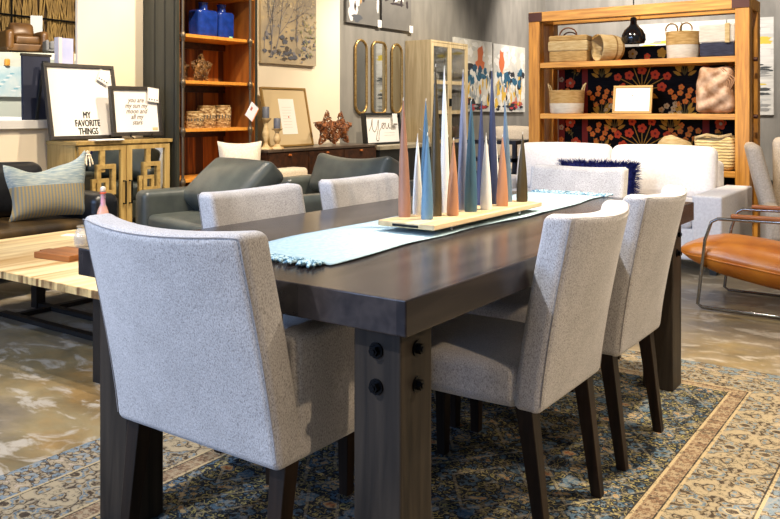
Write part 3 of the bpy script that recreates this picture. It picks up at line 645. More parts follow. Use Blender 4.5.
# ================================================================== OPEN WOODEN SHELF
SX0, SX1, SF, SB = -3.46, -1.44, 7.30, 7.75
sh = thing('open_shelf', 'tall honey coloured open wooden shelf unit against the grey back area', 'shelf', ((SX0+SX1)/2, (SF+SB)/2, 0))
sw, sd = (SX1-SX0)/2, (SB-SF)/2; ps = .115
for sx in (-1, 1):
    for sy in (-1, 1):
        x0 = sx*(sw-ps/2); y0 = sy*(sd-ps/2); MB().box(x0-ps/2, x0+ps/2, y0-ps/2, y0+ps/2, 0, 2.005).build('post', honey_v, sh, bevel=.004)
for sy in (-1, 1): MB().box(-sw, sw, sy*(sd-ps/2)-ps/2, sy*(sd-ps/2)+ps/2, 2.006, 2.10).build('top_beam', honey, sh, bevel=.004)
for sx in (-1, 1): MB().box(sx*(sw-ps/2)-ps/2, sx*(sw-ps/2)+ps/2, -sd+ps+.001, sd-ps-.001, 2.006, 2.10).build('side_beam', honey_v, sh)
for z in (1.605, 1.112, .62): MB().box(-sw+ps+.001, sw-ps-.001, -sd+.01, sd-.01, z-.05, z).build('shelf_board', honey, sh, bevel=.003)
cpm = mat('rusty_corner_plate', '#4b2a1e', .5, .4)
for sx in (-1, 1): MB().box(sx*(sw-.07)-.07, sx*(sw-.07)+.07, -sd-.005, -sd-.0005, 2.01, 2.095).build('corner_plate', cpm, sh)
m = MB()
for z in (1.58, 1.09): m.lathe([(.018, 0), (.018, .03)], 8, fn=lambda x, y, zz, z=z: (sw+zz, -.05+y, z+x))
m.build('peg', cpm, sh)
# floral tapestry hung on the rear of the shelf
tp = thing('floral_tapestry', 'black tapestry with red and orange flowers hanging behind the open shelf', 'tapestry', (-2.56, 7.80, 0))
tap_black = mat('tapestry_black', '#0e0f12', .95, spec=.1, col2='#1a1b1f', scale=30, stretch=(.3, 1, 8), bump=.3)
MB().box(-.80, 1.04, -.012, .012, .3, 1.76).build('cloth', tap_black, tp)
cols = [mat('flower_red', '#cf4a24', .9), mat('flower_orange', '#dd7c30', .9), mat('flower_gold', '#b0862a', .9), mat('flower_cream', '#b9a784', .9), mat('leaf_olive', '#5a5024', .9), mat('band_red', '#7d241d', .9)]
m = MB(); yy = -.0135
def disc(x, z, r, mi, n=10, y=None, jag=0, sz=1):
    m.m = mi; y = yy if y is None else y
    m.add([(x+r*(1+jag*(k % 2))*math.cos(2*PI*k/n+.3), y, z+sz*r*(1+jag*(k % 2))*math.sin(2*PI*k/n+.3)) for k in range(n)], [tuple(range(n))])
def flower(x, z, r, mi, c=2, pet=5):
    for k in range(pet): a = 2*PI*k/pet+rnd.random()*.3; disc(x+.6*r*math.cos(a), z+.6*r*math.sin(a), r*.5, mi, 8, yy-.0001*k)
    disc(x, z, r*.62, mi, 8, yy-.001); disc(x, z, r*.3, c, 8, yy-.002)
def leafp(x, z, L, a, mi):
    m.m = mi; c, s = math.cos(a), math.sin(a); pts = [(0, 0), (L*.3, L*.18), (L*.7, L*.15), (L, 0), (L*.7, -L*.15), (L*.3, -L*.18)]
    m.add([(x+u*c-v*s, yy-.0005, z+u*s+v*c) for u, v in pts], [tuple(range(6))])
def stem(x0, z0, x1, z1, mi=4, wd=.004):
    m.m = mi; d = Vector((x1-x0, 0, z1-z0)).normalized(); nrm = Vector((-d.z, 0, d.x))*wd
    m.add([(x0-nrm.x, yy-.0003, z0-nrm.z), (x0+nrm.x, yy-.0003, z0+nrm.z), (x1+nrm.x, yy-.0003, z1+nrm.z), (x1-nrm.x, yy-.0003, z1-nrm.z)], [(0, 1, 2, 3)])
for x0, x1 in ((-.80, -.73), (-.545, -.485), (.62, .68), (.94, 1.01)):
    m.m = 5; m.add([(x0, -.0130, .3), (x1, -.0130, .3), (x1, -.0130, 1.76), (x0, -.0130, 1.76)], [(0, 1, 2, 3)])
for x in (-.765, .975):
    for k in range(12): flower(x, .36+k*.122, .026, 3 if k % 2 else 1, 0)
for xs in (-.64, .81):
    for k in range(7):
        z = .42+k*.2; flower(xs+.03*(-1)**k, z, .05, 0, 3); stem(xs, z, xs-.02*(-1)**k, z+.13)
        for q in range(4): leafp(xs-.03*(-1)**k, z+.07+.02*q, .05, (PI*.25+q*1.2), 2 if q % 2 else 4)
        flower(xs-.06*(-1)**k, z+.13, .022, 1, 2)
def medallion(x, z):
    for k in range(9):
        a = PI*.5+(k-4)*.36; r = .27 if k % 2 else .19
        stem(x, z, x+r*math.cos(a), z+r*math.sin(a), 2)
        flower(x+r*math.cos(a), z+r*math.sin(a), .037 if k % 2 else .043, 0, 5)
    for s in (-1, 1):
        leafp(x+s*.03, z-.02, .14, -.45 if s > 0 else PI+.45, 2)
        leafp(x+s*.02, z-.05, .10, -.9 if s > 0 else PI+.9, 4)
def cluster(x, z, mi=1, n=11, r=.16):
    for k in range(n):
        a = k*2.4; q = r*math.sqrt((k+.5)/n); flower(x+q*math.cos(a)*1.1, z+q*math.sin(a)*.8, .027, mi, 2)
    for k in range(5): a = -.4+.2*k; stem(x, z-.2, x+.12*math.sin(a*2), z-.05, 4)
    for s in (-1, 1):
        for q in range(3): leafp(x+s*.03, z-.2+.03*q, .09, (.5+.3*q) if s > 0 else PI-.5-.3*q, 2)
for z0 in (.78, 1.34, 1.70):
    if z0 < 1.6: medallion(.06, z0)
    for s in (-1, 1): cluster(.06+s*.40, z0-.06+(.2 if z0 < 1 else 0) if z0 < 1.6 else z0-.03, 1, 10, .13)
for s in (-1, 1):
    cluster(.06+s*.27, 1.16, 3, 6, .09)
    leafp(.06+s*.02, .52, .2, .5 if s > 0 else PI-.5, 2); leafp(.06+s*.05, .47, .2, .2 if s > 0 else PI-.2, 2)
for k in range(8): flower(-.45+k*.14, 1.66+.03*(k % 2), .045 if k % 2 else .03, (0, 2, 1, 3)[k % 4], 2)
m.build('flower_pattern', cols, tp)
# baskets and objects on the shelf
straw = woven('straw', '#b48b4c', '#d9b77c', sz=70); straw_l = woven('pale_straw', '#cfae74', '#ecd7a6', sz=80); white_w = woven('white_woven', '#dcd6ca', '#f1ece2', sz=70); navy_w = woven('navy_woven', '#22263c', '#3a3f58', sz=70); straw_d = woven('dark_straw', '#8a6630', '#b08a4b', sz=70)
Z1, Z2, Z3 = 1.605, 1.112, .62; YS = 7.47
def handle(m, cx, z, w_, h_, y=0, r=.007): m.tube([(cx-w_/2, y, z)]+[(cx-w_/2*math.cos(a*PI/8), y, z+h_*math.sin(a*PI/8)) for a in range(1, 8)]+[(cx+w_/2, y, z)], r, 6)
b = thing('square_basket', 'square straw basket with arched handles at the left end of the top shelf', 'basket', (-3.085, YS, Z1), .12)
MB().soft(.37, .27, .11, .02, c=(0, 0, .056)).build('lower_band', straw, b, smooth=60)
MB().soft(.39, .29, .10, .02, c=(0, 0, .155)).build('middle_band', straw_l, b, smooth=60)
MB().soft(.38, .28, .055, .02, c=(0, 0, .23)).build('rim_band', straw, b, smooth=60)
m = MB(); handle(m, 0, .25, .17, .08, -.12); handle(m, -.05, .25, .15, .06, .12); m.build('handle', mat('leather_handle', '#6b3c1c', .6), b, smooth=60)
b = thing('tipped_basket', 'round straw basket lying on its side between the square basket and black lamp', 'basket', (-2.725, YS-.02, Z1+.129), .85)
def tip(x, y, z): return (z-.12, y, -x)   # axis along x
m = MB(); m.lathe([(0, .23), (.10, .225), (.118, .18), (.127, .0), (.121, .0), (.112, .17), (.095, .21), (0, .212)], 28, fn=lambda x, y, z: (z-.1, y, x)); m.build('basket_body', straw_l, b, smooth=60)
MB().lathe([(.117, .14), (.1225, .14), (.109, .2), (.1, .232), (.09, .232)], 28, fn=lambda x, y, z: (z-.1, y, x*1.02)).build('dark_base', straw_d, b, smooth=60)
m = MB(); m.tube([(-.1, -.03, .118), (-.14, -.02, .09), (-.145, .0, .075), (-.14, .02, .09), (-.1, .03, .118)], .009, 6); m.build('handle', straw_d, b, smooth=60)
b = thing('two_tone_basket', 'tan and white basket with two ring handles on the top shelf', 'basket', (-2.03, YS, Z1))
MB().lathe([(.128, 0), (.135, .01), (.142, .12), (.13, .12)], 28).build('white_base', white_w, b, smooth=60)
MB().lathe([(.1425, .121), (.15, .24), (.142, .24), (.13, .13), (.05, .125)], 28).build('tan_band', straw, b, smooth=60)
for s in (-1, 1):
    MB().tube([(s*.062+.052*math.cos(a*PI/12), -.13, .255+.052*math.sin(a*PI/12)) for a in range(-1, 14)], .007, 6).build('handle', mat('olive_cord', '#7a5a24', .6), b, smooth=60)
b = thing('navy_banded_basket', 'square white basket with navy base at the right end of the top shelf', 'basket', (-1.71, YS, Z1), .0)
MB().soft(.29, .27, .12, .02, c=(0, 0, .061)).build('navy_base', navy_w, b, smooth=60)
MB().soft(.30, .28, .16, .02, c=(0, 0, .202)).build('white_band', white_w, b, smooth=60)
MB().soft(.04, .02, .17, .008, c=(.09, -.149, .2)).build('handle', straw_l, b, smooth=60)
b = thing('small_basket', 'small straw and white basket with ear handles on the left of the middle shelf', 'basket', (-3.135, YS, Z2))
MB().lathe([(.15, 0), (.16, .01), (.165, .10), (.15, .10)], 28).build('white_base', white_w, b, smooth=60)
MB().lathe([(.165, .101), (.172, .225), (.162, .225), (.14, .11), (.05, .105)], 28).build('tan_band', straw, b, smooth=60)
for s in (-1, 1): MB().tube([(s*.16, -.03, .21), (s*.18, -.02, .27), (s*.195, 0, .29), (s*.18, .02, .27), (s*.16, .03, .21)], .007, 6).build('handle', straw_l, b, smooth=60)
def frame_pic(name, label, loc, rz, tilt, w_, h_, fw, fd, fm, cat='picture', art=None, artname='print', group=None):
    t = thing(name, label, cat, loc, rz, group, rx=-tilt)
    for (a, bb, c, d) in ((-w_/2, w_/2, 0, fw), (-w_/2, w_/2, h_-fw, h_), (-w_/2, -w_/2+fw, fw+.0005, h_-fw-.0005), (w_/2-fw, w_/2, fw+.0005, h_-fw-.0005)):
        MB().box(a, bb, -fd/2, fd/2, c, d).build('frame_bar', fm, t, bevel=.002)
    MB().box(-w_/2+fw+.0005, w_/2-fw-.0005, -.002, fd/2-.002, fw+.0005, h_-fw-.0005).build(artname, art or paper, t)
    return t
gold_frame = mat('champagne_frame', '#a3824a', .4, .3)
f = frame_pic('framed_document', 'small white document in a pale gold frame on the middle shelf', (-2.475, 7.41, Z2+.002), .06, .22, .36, .265, .022, .02, gold_frame)
MB().box(-.135, .135, -.0035, -.0025, .05, .215).build('inner_sheet', mat('white_sheet', '#fbfaf6', .6), f)
MB().box(-.008, .004, -.0045, -.0036, .165, .175).build('red_mark', mat('red_mark', '#c05a4a', .6), f)
# crumpled bag
def crumple(x, y, z, s=.02, f=17): return (x+s*math.sin(f*z+9*y), y+s*math.sin(f*x+7*z), z+s*.6*math.sin(f*x+5*y)*(1 if z > .05 else 0))
b = thing('leather_sack', 'crumpled tan leather sack at the right end of the middle shelf', 'sack', (-1.735, YS-.01, Z2))
MB().soft(.33, .26, .40, .055, (.0, .03, 0), c=(0, 0, .208), fn=lambda x, y, z: (x+.006*math.sin(23*z+9*y)*(z > .05)-.06*z*x/.16, y+.012*math.sin(21*x+15*z)+.008*math.sin(47*z-29*x), max(.003, z+.007*math.sin(25*x+5)*(z/.4))), n=26).build('sack_body', mat('tan_kraft', '#8a6444', .5, col2='#c2a388', scale=14, detail=7, bump=1, bscale=22), b, smooth=180)
m = MB()
for k in range(7): a = -.5+k*.25; m.tube([(.12, -.13, .17), (.05+.02*k, -.15+.008*k, .24+.01*k), (-.02+.015*k, -.12, .36+.006*k)], [.004, .012, .004], 5)
m.build('fold', mat('dark_kraft', '#8a6546', .7), b, smooth=180)
b = thing('rattan_bowl', 'round golden rattan bowl tipped on the bottom shelf behind the sofa', 'bowl', (-2.09, YS-.02, Z3+.02), .2, rx=.0)
MB().lathe([(.09, 0), (.14, .04), (.165, .10), (.168, .2), (.16, .2), (.155, .1), (.13, .05), (0, .02)], 28, fn=lambda x, y, z: (x*.92+(.2-z)*.38-.03, y, (.2-z)*.92-x*.38+.066)).build('bowl_body', straw_l, b, smooth=60)
b = thing('canvas_basket', 'pale woven tote with folded top on the bottom shelf right end', 'basket', (-1.74, YS, Z3))
MB().soft(.33, .28, .30, .05, c=(0, 0, .152), fn=lambda x, y, z: crumple(x, y, z, .01, 16), n=12).build('tote_body', woven('gold_canvas', '#b89a5d', '#ddc794', sz=12), b, smooth=180)
m = MB(); m.tube([(-.15, -.13, .28), (-.05, -.15, .31), (.05, -.14, .29), (.15, -.12, .315)], .016, 6); m.build('rolled_rim', straw_l, b, smooth=180)
# pendant
pd = thing('pendant_lamp', 'glossy black bell pendant lamp hanging inside the top of the open shelf', 'lamp', (-2.50, 7.54, 1.73))
gb = mat('gloss_black', '#090b10', .12, spec=.7)
MB().lathe([(.098, .0), (.112, .03), (.108, .08), (.08, .13), (.045, .16), (.03, .185), (.03, .235), (.02, .245), (0, .246)], 32, c=(0, 0, .04)).build('lamp_shade', gb, pd, smooth=50)
MB().tube([(0, 0, .285), (0, 0, .9), (0, 0, 1.6)], .006, 8).build('cord', black_paint, pd)
# ================================================================== ART
def blob(m, x, z, rx, rz, y, mi, jag=.3, n=14):
    m.m = mi; m.add([(x+rx*(1+rnd.uniform(-jag, jag))*math.cos(2*PI*k/n), y, z+rz*(1+rnd.uniform(-jag, jag))*math.sin(2*PI*k/n)) for k in range(n)], [tuple(range(n))])
def canvas(name, label, loc, rz, w_, h_, base, palette, strokes, group=None, d=.035):
    """strokes: (x, z, rx, rz, palette index) in fractions of the canvas"""
    t = thing(name, label, 'painting', loc, rz, group)
    MB().box(-w_/2, w_/2, -d, 0, 0, h_).build('canvas', base, t)
    m = MB(); y = -d-.0004
    for i, (x, z, rx, rz_, mi) in enumerate(strokes):
        x0 = (x-.5)*w_; z0 = z*h_; rx *= w_; rz_ *= h_
        rx = min(rx, w_/2-abs(x0)) if abs(x0) < w_/2 else 0; rz_ = min(rz_, h_-z0, z0)
        if rx <= .002 or rz_ <= .002: continue
        blob(m, x0, z0, rx/1.3, rz_/1.3, y-.00004*i, mi)
    m.build('brushwork', palette, t); return t
R90 = PI/2
# abstract diptych (far left wall)
abp = [mat('paint_teal', '#2f6f8c', .6, col2='#1d4a66', scale=20), mat('paint_orange', '#d4703f', .6), mat('paint_yellow', '#dfb544', .6), mat('paint_red', '#b5373b', .6), mat('paint_black', '#2a2a30', .6), mat('paint_white', '#e8e4da', .6), mat('paint_grey', '#9aa0a2', .6), mat('paint_ivory', '#d3ccbb', .6), mat('paint_deep_teal', '#1f4f6c', .6)]
abase = mat('abstract_base', '#e2dccd', .7, col2='#bdbab2', scale=4, detail=6)
def abstract(seed, spec):
    r = random.Random(seed); out = []
    for i in range(30): out.append((r.uniform(.05, .95), r.uniform(.62, .95), r.uniform(.05, .14), r.uniform(.03, .1), r.choice((5, 5, 7))))
    for i in range(34): out.append((r.uniform(.05, .95), r.uniform(.08, .5), r.uniform(.04, .10), r.uniform(.06, .14), r.choice((5, 5, 6, 7, 2, 5))))
    out += list(spec)
    for i in range(22): out.append((r.uniform(.05, .95), r.uniform(.38, .62), r.uniform(.03, .09), r.uniform(.04, .10), r.choice((0, 0, 8, 4, 5, 0))))
    for i in range(30): out.append((r.uniform(.05, .95), r.uniform(.08, .42), r.uniform(.012, .035), r.uniform(.05, .12), r.choice((2, 5, 4, 2, 6, 1, 5))))
    for i in range(14): out.append((r.uniform(.1, .9), r.uniform(.04, .10), r.uniform(.05, .15), r.uniform(.02, .04), r.choice((4, 6, 4, 3))))
    return out
canvas('abstract_painting', 'abstract painting with orange tower and teal band, left of the pair beside the glass cabinet', (WX+.002, 10.43, 1.13), R90, 1.12, 1.05, abase, abp, abstract(3, [(.45, .5, .45, .1, 0), (.66, .78, .10, .22, 1), (.66, .66, .16, .1, 1), (.4, .62, .2, .06, 4), (.2, .5, .1, .12, 0), (.3, .3, .1, .1, 2), (.35, .12, .25, .1, 4)]), 'abstract paintings on the grey wall')
canvas('abstract_painting', 'abstract painting with teal and yellow strokes and red streak, right of the pair', (WX+.002, 11.58, 1.12), R90, 1.10, 1.05, abase, abp, abstract(5, [(.25, .74, .09, .24, 1), (.45, .5, .25, .13, 0), (.55, .5, .12, .1, 4), (.15, .35, .09, .16, 2), (.8, .4, .05, .2, 2), (.7, .13, .26, .05, 3), (.55, .1, .35, .05, 4), (.85, .6, .1, .08, 0)]), 'abstract paintings on the grey wall')
# misty forest painting
fb = mat('misty_forest', '#c3ae88', .7, col2='#93897a', scale=3, detail=8, dist=.4, lo=.3, hi=.7, stretch=(1, 1, 1.3))
fp = [mat('mist_cream', '#cdbd9b', .7), mat('mist_slate', '#5f616a', .7), mat('mist_moss', '#8a8860', .7), mat('mist_twig', '#5a5149', .7), mat('mist_violet', '#7f7c80', .7), mat('mist_sand', '#baa680', .7), mat('mist_fog', '#a09a8a', .7), mat('mist_umber', '#8b7f6a', .7), mat('mist_blush', '#b79f86', .7)]
r = random.Random(11); st = []
for i in range(260): z = r.uniform(.03, .97); c = r.choice((0, 5, 6, 5, 0)) if z > .5 else (r.choice((6, 5, 4, 7)) if z > .27 else r.choice((1, 4, 1, 1, 7, 3))); b = 1 if z > .27 else 1.9; st.append((r.uniform(.03, .97), z, r.uniform(.01, .035)*b, r.uniform(.004, .018)*b, c))
for i in range(60): st.append((r.uniform(.7, .98), r.uniform(.08, .5), r.uniform(.008, .025), r.uniform(.006, .02), r.choice((2, 6, 2, 5))))
for i in range(420): a = r.uniform(0, 6.28); q = r.uniform(.05, 1)**.6; st.append((.22+.27*q*math.cos(a), .66+.30*q*math.sin(a), r.uniform(.003, .009), r.uniform(.003, .008), r.choice((3, 4, 6, 3, 6, 8))))
fo = canvas('forest_painting', 'misty forest painting hanging on the cream wall right of the tall bookshelf', (WX+.002, 6.43, 1.63), R90, .86, 1.15, fb, fp, st, d=.04)
m = MB(); yb = -.0515
def branch(x, z, a, L, w_, dpt):
    x1 = x+L*math.cos(a); z1 = z+L*math.sin(a)
    if abs(x1) > .41 or z1 > 1.13 or z1 < 0: return
    nx_, nz_ = -math.sin(a)*w_/2, math.cos(a)*w_/2
    m.add([(x-nx_, yb, z-nz_), (x+nx_, yb, z+nz_), (x1+nx_*.6, yb, z1+nz_*.6), (x1-nx_*.6, yb, z1-nz_*.6)], [(0, 1, 2, 3)])
    if dpt > 0:
        for k in range(2 if dpt < 5 else 2): branch(x1, z1, a+rnd.uniform(-.6, .6), L*rnd.uniform(.7, .92), w_*.72, dpt-1)
branch(-.30, .06, 1.5, .2, .016, 6); branch(-.24, .1, 1.25, .22, .014, 6); branch(.10, .2, 1.57, .2, .008, 5); branch(.08, .25, 1.5, .22, .006, 4); branch(-.40, .1, 1.5, .2, .008, 4)
m.build('painted_trees', fp[4], fo)
# pair of village paintings (upper wall)
vp = [mat('village_white', '#d8d0cb', .7), mat('village_dark', '#31282a', .7), mat('village_grey', '#6d6965', .7), mat('village_tan', '#b98d5b', .7), mat('village_slate', '#4e5056', .7)]
vb = mat('village_base', '#65625d', .7, col2='#74706a', scale=3)
canvas('village_painting', 'grey and white painting with a dark road shape, left of the upper pair', (WX+.002, 7.735, 2.17), R90, .65, .8, vb, vp, [(.2, .3, .17, .3, 0), (.15, .15, .12, .14, 0), (.3, .4, .14, .2, 0), (.25, .25, .04, .09, 1), (.42, .38, .04, .1, 3), (.5, .42, .06, .12, 1), (.3, .08, .2, .07, 4), (.95, .35, .05, .2, 0), (.2, .7, .18, .25, 0), (.7, .8, .25, .15, 0)], 'village paintings high on the grey wall')
canvas('village_painting', 'grey and white painting with dark house marks, right of the upper pair', (WX+.002, 8.44, 2.165), R90, .65, .8, vb, vp, [(.5, .6, .48, .2, 0), (.15, .46, .1, .06, 1), (.4, .5, .05, .1, 1), (.55, .5, .06, .06, 3), (.65, .45, .05, .1, 1), (.85, .42, .06, .09, 1), (.7, .6, .05, .14, 3), (.5, .4, .3, .025, 1), (.3, .5, .05, .06, 4), (.25, .75, .2, .18, 0), (.75, .8, .2, .15, 0)], 'village paintings high on the grey wall')
m = tag(MB().box(WX+.039, WX+.042, 8.02, 8.10, 2.16, 2.25).build('price_card', paper), 'white price card at the lower right corner of the left village painting', 'tag')
m = tag(MB().box(WX+.039, WX+.042, 8.72, 8.80, 2.15, 2.24).build('price_card', paper), 'white price card at the lower right corner of the right village painting', 'tag')
# landscape triptych on the back wall
lp = [mat('land_white', '#d5d0c6', .7), mat('land_yellow', '#cfb53f', .7), mat('land_grey', '#8d8b86', .7), mat('land_charcoal', '#3f4140', .7), mat('land_silver', '#b7b5ae', .7)]
lb_ = mat('land_base', '#bdb9b0', .7, col2='#d8d4ca', scale=4, stretch=(.4, 1, 6), detail=6)
for i, x in enumerate((-3.88, -3.21, -2.55)):
    r = random.Random(20+i); st = []
    for (z0, z1, c, n) in ((.72, .8, 1, 7), (.6, .72, 0, 8), (.45, .55, 3, 10), (.38, .45, 2, 8), (.3, .34, 1, 4), (.2, .3, 3, 9), (.1, .2, 4, 8), (.02, .12, 2, 6), (.8, .97, 0, 8)):
        for k in range(n): st.append((r.uniform(.15, .85), r.uniform(z0, z1), r.uniform(.15, .45), r.uniform(.008, .03), c if r.random() < .75 else r.choice((0, 2, 4))))
    canvas('landscape_panel', ('striped white, yellow and grey panel, left of three on the back wall', 'striped white, yellow and grey panel, middle of three on the back wall', 'striped white, yellow and charcoal panel, right of three, seen past the shelf post')[i], (x, 12.998, 1.08), 0, .645, 1.44, lb_, lp, st, 'striped landscape panels')
# ================================================================== ARCHED MIRRORS
gm = mat('hammered_gold', '#a88348', .35, .8, col2='#c7a66a', scale=40, bump=.6, bscale=60)
def arch(name, label, y, w_, h_, group, rr):
    t = thing(name, label, 'mirror', (WX+.02, y, 1.11), R90, group)
    pts = []; ns = 10
    for cx, cz, a0_ in ((w_/2-rr, h_-rr, 0), (-w_/2+rr, h_-rr, PI/2), (-w_/2+rr, rr, PI), (w_/2-rr, rr, 1.5*PI)):
        for k in range(ns): a = a0_+k/(ns-1)*PI/2; pts.append((cx+rr*math.cos(a), 0, cz+rr*math.sin(a)))
    P2 = [p for i, p in enumerate(pts) if i == 0 or (Vector(p)-Vector(pts[i-1])).length > 1e-4]
    MB().tube(P2, .016, 8, closed=True).build('frame', gm, t, smooth=60)
    MB().add([(p[0]*.99, .0, p[2]) for p in P2]+[(p[0]*.99, .012, p[2]) for p in P2], [tuple(range(len(P2)-1, -1, -1)), tuple(range(len(P2), 2*len(P2)))]).build('glass', mirror, t)
gmi = 'gold framed wall mirrors'
arch('wall_mirror', 'narrow round ended gold mirror, left of the three on the grey wall', 7.71, .22, .87, gmi, .11)
arch('wall_mirror', 'gold mirror with rounded rectangular outline between the two round ended ones', 8.08, .28, .87, gmi, .075)
arch('wall_mirror', 'narrow round ended gold mirror nearest the pale wood cabinet', 8.46, .22, .87, gmi, .11)
# ================================================================== GOLD CABINET with mirrored doors
GX, GY0, GY1, GZ = -5.45, 3.655, 4.55, .905
gc = thing('mirrored_cabinet', 'golden wood cabinet with mirrored fretwork doors under the framed prints', 'cabinet', ((GX+WX)/2+.003, (GY0+GY1)/2, 0), R90)
gw, gd = (GY1-GY0)/2, (GX-WX)/2-.006
MB().box(-gw, gw, -gd+.02, gd, .10, GZ-.03).build('body', gold_oak_v, gc)
MB().box(-gw-.01, gw+.01, -gd-.01, gd, GZ-.0295, GZ).build('top', gold_oak, gc, bevel=.003)
for sx in (-1, 1):
    for sy in (-1, 1): MB().bar((sx*(gw-.03), sy*(gd-.03), 0), (sx*(gw-.03), sy*(gd-.03), .0995), .04, .05).build('leg', gold_oak_v, gc)
for s in (-1, 1):
    x0, x1 = (-gw+.015, -.003) if s < 0 else (.003, gw-.015); z0, z1 = .12, GZ-.04; yf = -gd+.02; e = .05
    dr = MB().box(x0, x0+e, yf-.022, yf-.001, z0, z1).box(x1-e, x1, yf-.022, yf-.001, z0, z1).box(x0+e, x1-e, yf-.022, yf-.001, z0, z0+e).box(x0+e, x1-e, yf-.022, yf-.001, z1-.035, z1).build('door', gold_oak_v, gc)
    MB().box(x0+e, x1-e, yf-.008, yf-.002, z0+e, z1-.035).build('mirror_panel', mirror, dr)
    xm = (x0+x1)/2; m = MB()
    def ring(cx, cz, w_, h_, t_, y0_, y1_): m.box(cx-w_/2, cx+w_/2, y0_, y1_, cz+h_/2-t_, cz+h_/2).box(cx-w_/2, cx+w_/2, y0_, y1_, cz-h_/2, cz-h_/2+t_).box(cx-w_/2, cx-w_/2+t_, y0_, y1_, cz-h_/2+t_, cz+h_/2-t_).box(cx+w_/2-t_, cx+w_/2, y0_, y1_, cz-h_/2+t_, cz+h_/2-t_)
    ring(xm+.03, .60, .17, .24, .035, yf-.026, yf-.01); m.box(xm-.025, xm+.02, yf-.02, yf-.009, .66, z1-.036)
    ring(xm-.02, .46, .15, .30, .03, yf-.02, yf-.012); ring(xm+.02, .28, .15, .2, .03, yf-.026, yf-.01); m.box(xm-.02, xm+.02, yf-.02, yf-.009, z0+e, .3)
    m.build('fretwork', gold_oak, dr)
    hx = -.028 if s < 0 else .028; hh = MB().tube([(hx, yf-.022, .40), (hx, yf-.052, .40), (hx, yf-.052, .58), (hx, yf-.022, .58)], .0075, 6).build('handle', black_metal, dr)
# framed prints on the cabinet
f1 = frame_pic('framed_print', 'large black framed print reading MY FAVORITE THINGS leaning on the gold cabinet', (-5.615, 3.855, GZ+.01), R90, .19, .63, .60, .028, .035, frame_dark)
text('MY\nFAVORITE\nTHINGS', .075, ink, f1, x=.02, z=.125, y=-.004, heavy=.0022, sx=.66, bold=0, line=.86)
f2 = frame_pic('framed_quote', 'smaller black framed handwritten quote beside the large print', (-5.515, 4.262, GZ+.03), R90, .12, .49, .405, .03, .035, frame_dark)
text('you are\nmy sun my\nmoon and\nall my\nstars', .056, ink_soft, f2, x=.0, z=.20, y=-.004, heavy=.0007, shear=.35, sx=.9, line=.82)
MB().box(.15, .205, -.0032, -.0025, .04, .065).build('sticker', mat('gold_sticker', '#c9b98a', .6), f2)
for x in (-.09, .12): MB().tube([(x, -.06, .0-.026), (x, -.02, -.004), (x, -.035, .012)], .006, 6).build('easel_foot', black_metal, f2)
def pricetag(name, label, f, x, z, w_, h_, rot):
    base = f.matrix_basis
    t = thing(name, label, 'tag', (0, 0, 0)); t.matrix_basis = base @ Matrix.Translation((x, -.024, z)) @ Matrix.Rotation(rot, 4, 'Y')
    MB().box(-w_/2, w_/2, -.001, .001, -h_/2, h_/2).build('card', mat('grey_white_card', '#d9d5cd', .6), t)
    MB().box(-w_/2+.006, w_/2-.006, -.0018, -.0011, -h_/2+.006, h_/2-.006).build('panel', paper, t)
    m = MB()
    for k in range(4): m.add([(-w_/2+w_*(k+.7)/4.4+.007*math.cos(q*PI/4), -.0022, -h_/2+.02+.007*math.sin(q*PI/4)) for q in range(8)], [tuple(range(8))])
    m.build('dot', ink, t); return t
pricetag('price_tag', 'white price tag with four dots clipped to the large framed print', f1, .205, .50, .105, .10, .50)
pricetag('price_tag', 'white price tag with four dots clipped to the small framed quote', f2, .165, .335, .115, .12, .12)
bs = MB().soft(.26, .1, .012, .004, c=(0, 0, .006)).build('booklet', paper, smooth=60); bs.location = (-5.47, 3.93, GZ); bs.rotation_euler = (0, 0, R90); tag(bs, 'thin white booklet lying at the front edge of the gold cabinet', 'booklet')
# ================================================================== TALL BOOKSHELF
KX, KY0, KY1, KZ = -5.40, 4.568, 5.53, 2.45
bk = thing('tall_bookshelf', 'tall black bookshelf with cedar interior and bronze pipe uprights', 'bookshelf', ((KX+WX)/2+.003, (KY0+KY1)/2, 0), R90)
kw, kd = (KY1-KY0)/2, (KX-WX)/2-.004
for s in (-1, 1):
    x0 = s*(kw-.015); sd_ = MB().box(x0-.015, x0+.015, -kd, kd, 0, KZ).build('side_panel', olive_paint, bk)
    m = MB()
    for yy_ in (-kd+.03, -kd+.15, .06): m.box(s*kw-(.0 if s < 0 else -.0)-.004 if s < 0 else s*kw, s*kw if s < 0 else s*kw+.004, yy_, yy_+.012, .02, KZ-.02)
    m.build('moulding', black_paint, sd_)
MB().box(-kw+.0305, kw-.0305, kd-.02, kd, 0, KZ).build('back_panel', cedar, bk).data.materials[0] = wood('cedar_boards', '#4a270b', '#b56c24', axis=2, rough=.55, scale=3, plank=(.095, 0, .5))
MB().box(-kw+.0305, kw-.0305, -kd, kd-.0205, KZ-.04, KZ).build('top_panel', olive_paint, bk)
for z in (.17, .55, .985, 1.40, 1.80, 2.2): MB().box(-kw+.0305, kw-.0305, -kd+.015, kd-.0205, z-.028, z).build('shelf_board', cedar_shelf, bk, bevel=.002)
for z in (.55, .985, 1.40, 1.80): MB().box(-kw+.0305, kw-.0305, kd-.05, kd-.0206, z-.09, z-.029).build('cleat', walnut, bk)
for s in (-1, 1): MB().box(s*(kw-.0305)-(.006 if s > 0 else 0), s*(kw-.0305)+(.006 if s < 0 else 0), -kd+.005, kd-.021, .03, KZ-.041).build('side_lining', mat('cedar_lining', '#7a4614', .6, col2='#a36422', scale=5, stretch=(1, 3, .4)), bk)
